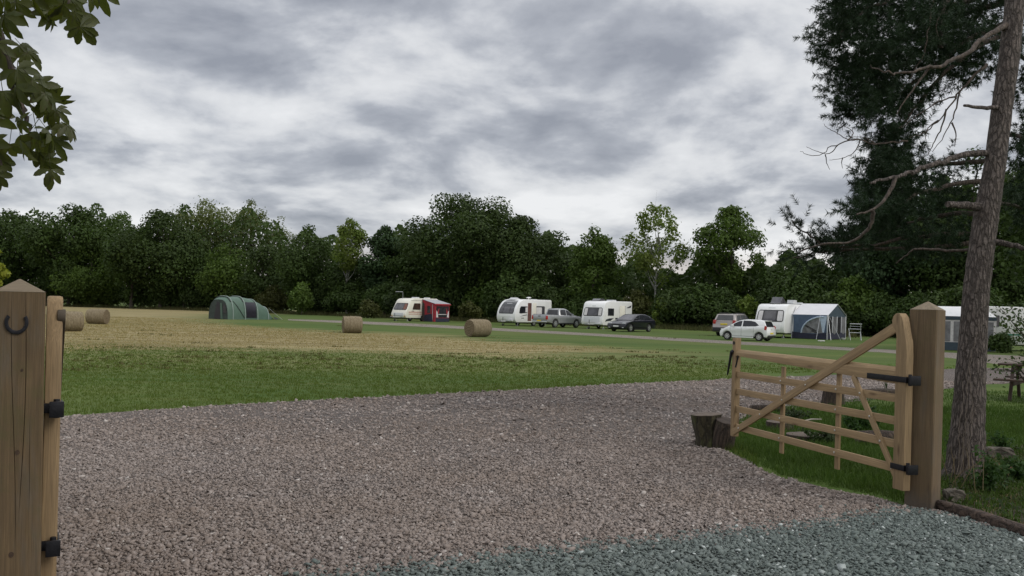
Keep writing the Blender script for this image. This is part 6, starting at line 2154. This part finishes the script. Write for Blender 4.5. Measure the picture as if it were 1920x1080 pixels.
M_STONE = plain('pale_stone', (.090, .077, .060), .9, 0, .35, 9, .8, 30)
M_BRICKS = plain('broken_brick', (.17, .075, .052), .9, 0, .35, 9, .8, 40)
rock('pale stone block between the right gate post and the weeds', 1787, 944, (.16, .12, .13), M_STONE, 1, .2)
rock('squared pale stone block in the bed right of the pine trunk', 1872, 862, (.30, .16, .16), M_STONE, 2, -.15)
rock('broken reddish brick in the bed below the squared stone', 1884, 889, (.15, .11, .09), M_BRICKS, 3, .5, 'broken_brick')
for k, (x, y) in enumerate([(1396, 872), (1404, 886), (1486, 905)]):
    rock(['pale pebble on the gravel edge nearest the gate stop log', 'second pale pebble, just below the first one by the gate stop log', 'pale pebble on the gravel edge under the middle of the gate'][k], x, y, (.055, .04, .03), plain('pale_pebble', (.34, .30, .27), .8) if k == 0 else MATS['pale_pebble'], 10 + k, k, 'pebble')

M_WEED = foliage('weed_leaf', (.024, .055, .016), (.050, .092, .026), (.03, .06, .016), .3, 3)
M_IVY = foliage('ivy_leaf', (.020, .040, .014), (.044, .066, .022), (.030, .030, .014), .2, 3)
M_DRYS = foliage('dry_stem', (.16, .12, .065), (.26, .20, .12), (.10, .08, .045), .1, 3, .8)


def weed(label, px, py, h, w_, n, leaf, mat, seed, name='weed', cat='plant', group=None):
    rr = np.random.default_rng(seed)
    g = G(px, py)
    o = thing(name, label, cat, g, 0, group)
    C, N = [], []
    st = MB()
    for k in range(9):
        e = Vector((rr.normal(0, w_ * .5), rr.normal(0, w_ * .4), h * rr.uniform(.5, 1.05)))
        st.tube([(rr.normal(0, .03), rr.normal(0, .03), -.01), e * .5 + Vector((0, 0, .05)), e], [.005, .004, .002], 5)
        for q in range(n // 9):
            f = rr.uniform(.2, 1.05)
            p = e * f + Vector((rr.normal(0, leaf * 1.3), rr.normal(0, leaf * 1.3), rr.normal(0, leaf * .6)))
            C.append(tuple(p))
    C = np.array(C)
    C[:, 2] = np.maximum(C[:, 2], .02)
    V, F = leaf_quads(C, np.tile([0, -.4, .8], (len(C), 1)), np.full(len(C), leaf), rr, .55)
    np_mesh('leaves', V, F, mat, o)
    st.build('stems', M_WEED, o)
    return o


weed('bushy green weed with toothed leaves at the foot of the pine trunk', 1853, 926, .42, .20, 420, .030, M_WEED, 1)
weed('low green weed growing over the squared stone', 1875, 852, .26, .16, 220, .026, M_WEED, 2)
weed('green weed at the right edge of the bed beside the broken brick', 1914, 905, .34, .2, 320, .028, M_WEED, 3)
weed('small weed between the pine trunk and the gate post', 1782, 862, .30, .08, 120, .022, M_IVY, 4)
weed('leafy nettle patch behind the right half of the gate', 1606, 812, .34, .42, 700, .034, M_WEED, 5)
weed('dark leafy weeds beside the flat log slice behind the gate', 1556, 836, .22, .30, 420, .030, M_IVY, 6)
weed('bare twiggy weed behind the gate above the long dark log', 1662, 738, .42, .12, 40, .010, M_DRYS, 7)
weed('low leafy weeds by the thin log behind the gate', 1490, 790, .20, .28, 300, .028, M_IVY, 8)

rr = np.random.default_rng(31)
bedp = [G(*p) for p in [(1768, 950), (1778, 905), (1790, 880), (1850, 850), (1940, 830), (2080, 850), (2080, 1020), (1920, 992), (1840, 972)]]
bx, by = scatter(60000, 6.0, 11.5, lambda y: np.full_like(y, 900))
k_ = sdist(bx, by, bedp) < 0
bx, by = bx[k_], by[k_]
half = rr.random(len(bx)) < .28
C = np.stack([bx[half], by[half], rr.uniform(.01, .10, half.sum())], -1)
V, F = leaf_quads(C, np.tile([0, 0, 1.0], (len(C), 1)), np.full(len(C), .022), rr, .8)
tag(np_mesh('ground_ivy', V, F, M_IVY), 'low ivy and creeping leaves covering the bed right of the gate post', kind='stuff')
blade_mesh('dry_litter', bx[~half][:1500], by[~half][:1500], np.full(1500, .05)[:len(bx[~half][:1500])], np.full(1500, .012)[:len(bx[~half][:1500])], M_DRYS, 'dry stalks and leaf litter in the bed', 2, .05, 2.2)
g2 = half & (rr.random(len(bx)) < .5)
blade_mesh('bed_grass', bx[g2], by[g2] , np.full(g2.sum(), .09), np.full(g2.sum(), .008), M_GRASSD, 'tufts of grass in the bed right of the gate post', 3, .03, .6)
# soil under it
sheet('soil_bed', bedp, .010, plain('dark_soil', (.055, .042, .030), .95, 0, .4, 8, 1.0, 40), 'dark soil of the planted bed right of the gate post', .04, .2)
cs, ce_ = [], []
for k in range(26):
    g = G(rr.uniform(1776, 1850), rr.uniform(880, 935))
    MBs = MB()
    h_ = rr.uniform(.15, .5)
    e = Vector((g.x + rr.normal(0, .12), g.y + rr.normal(0, .1), h_))
    cs.append((g, (g + e) / 2 + Vector((0, 0, h_ * .18)), e))
mb = MB()
for a, b_, c in cs:
    mb.tube([a, b_, c], [.0035, .003, .0015], 4)
tag(mb.build('dry_stalks', M_DRYS), 'tangle of dry stalks at the foot of the pine trunk', kind='stuff')

tree('broadleaf_tree', 'dark low hanging tree at the right edge, overhanging the half hidden caravan', 1985, 0, 250, 250, F_DARK, 71, 45, 6500, .17, .20, peak=.5)
bush('dark low bush at the foot of the half hidden caravan, left of the picnic bench', 1880, 47, 62, 1.25, F_DARK, 72, 1500, .09)
# dark shrub leaning in over the right edge
p = P(1985, HZ, 15.0)
p.z = 0
o = thing('shrub', 'dark leafy shrub leaning in at the right edge above the picnic bench', 'bush', p)
rr = np.random.default_rng(61)
C = []
st = MB()
for k in range(26):
    if k < 16:
        tip = P(rr.uniform(1872, 2000), rr.uniform(545, 640), 15 + rr.normal(0, .5)) - p
    else:
        tip = P(rr.uniform(1845, 1990), rr.uniform(672, 712), 15 + rr.normal(0, .4)) - p
    m1 = tip * .55 + Vector((0, 0, .35))
    st.tube([(rr.normal(0, .06), rr.normal(0, .06), -.02), m1, tip], [.02, .012, .003], 5)
    for q in range(100 if k < 16 else 26):
        f = rr.uniform(.3, 1.03)
        b_ = m1.lerp(tip, (f - .3) / .7)
        C.append(tuple(b_ + Vector((rr.normal(0, .13), rr.normal(0, .16), rr.normal(0, .10)))))
C = np.array(C)
V, F = leaf_quads(C, np.tile([0, -.5, .7], (len(C), 1)), np.full(len(C), .034), rr, .55)
np_mesh('foliage', V, F, F_DARK, o)
st.build('stem', M_DARKBARK, o)
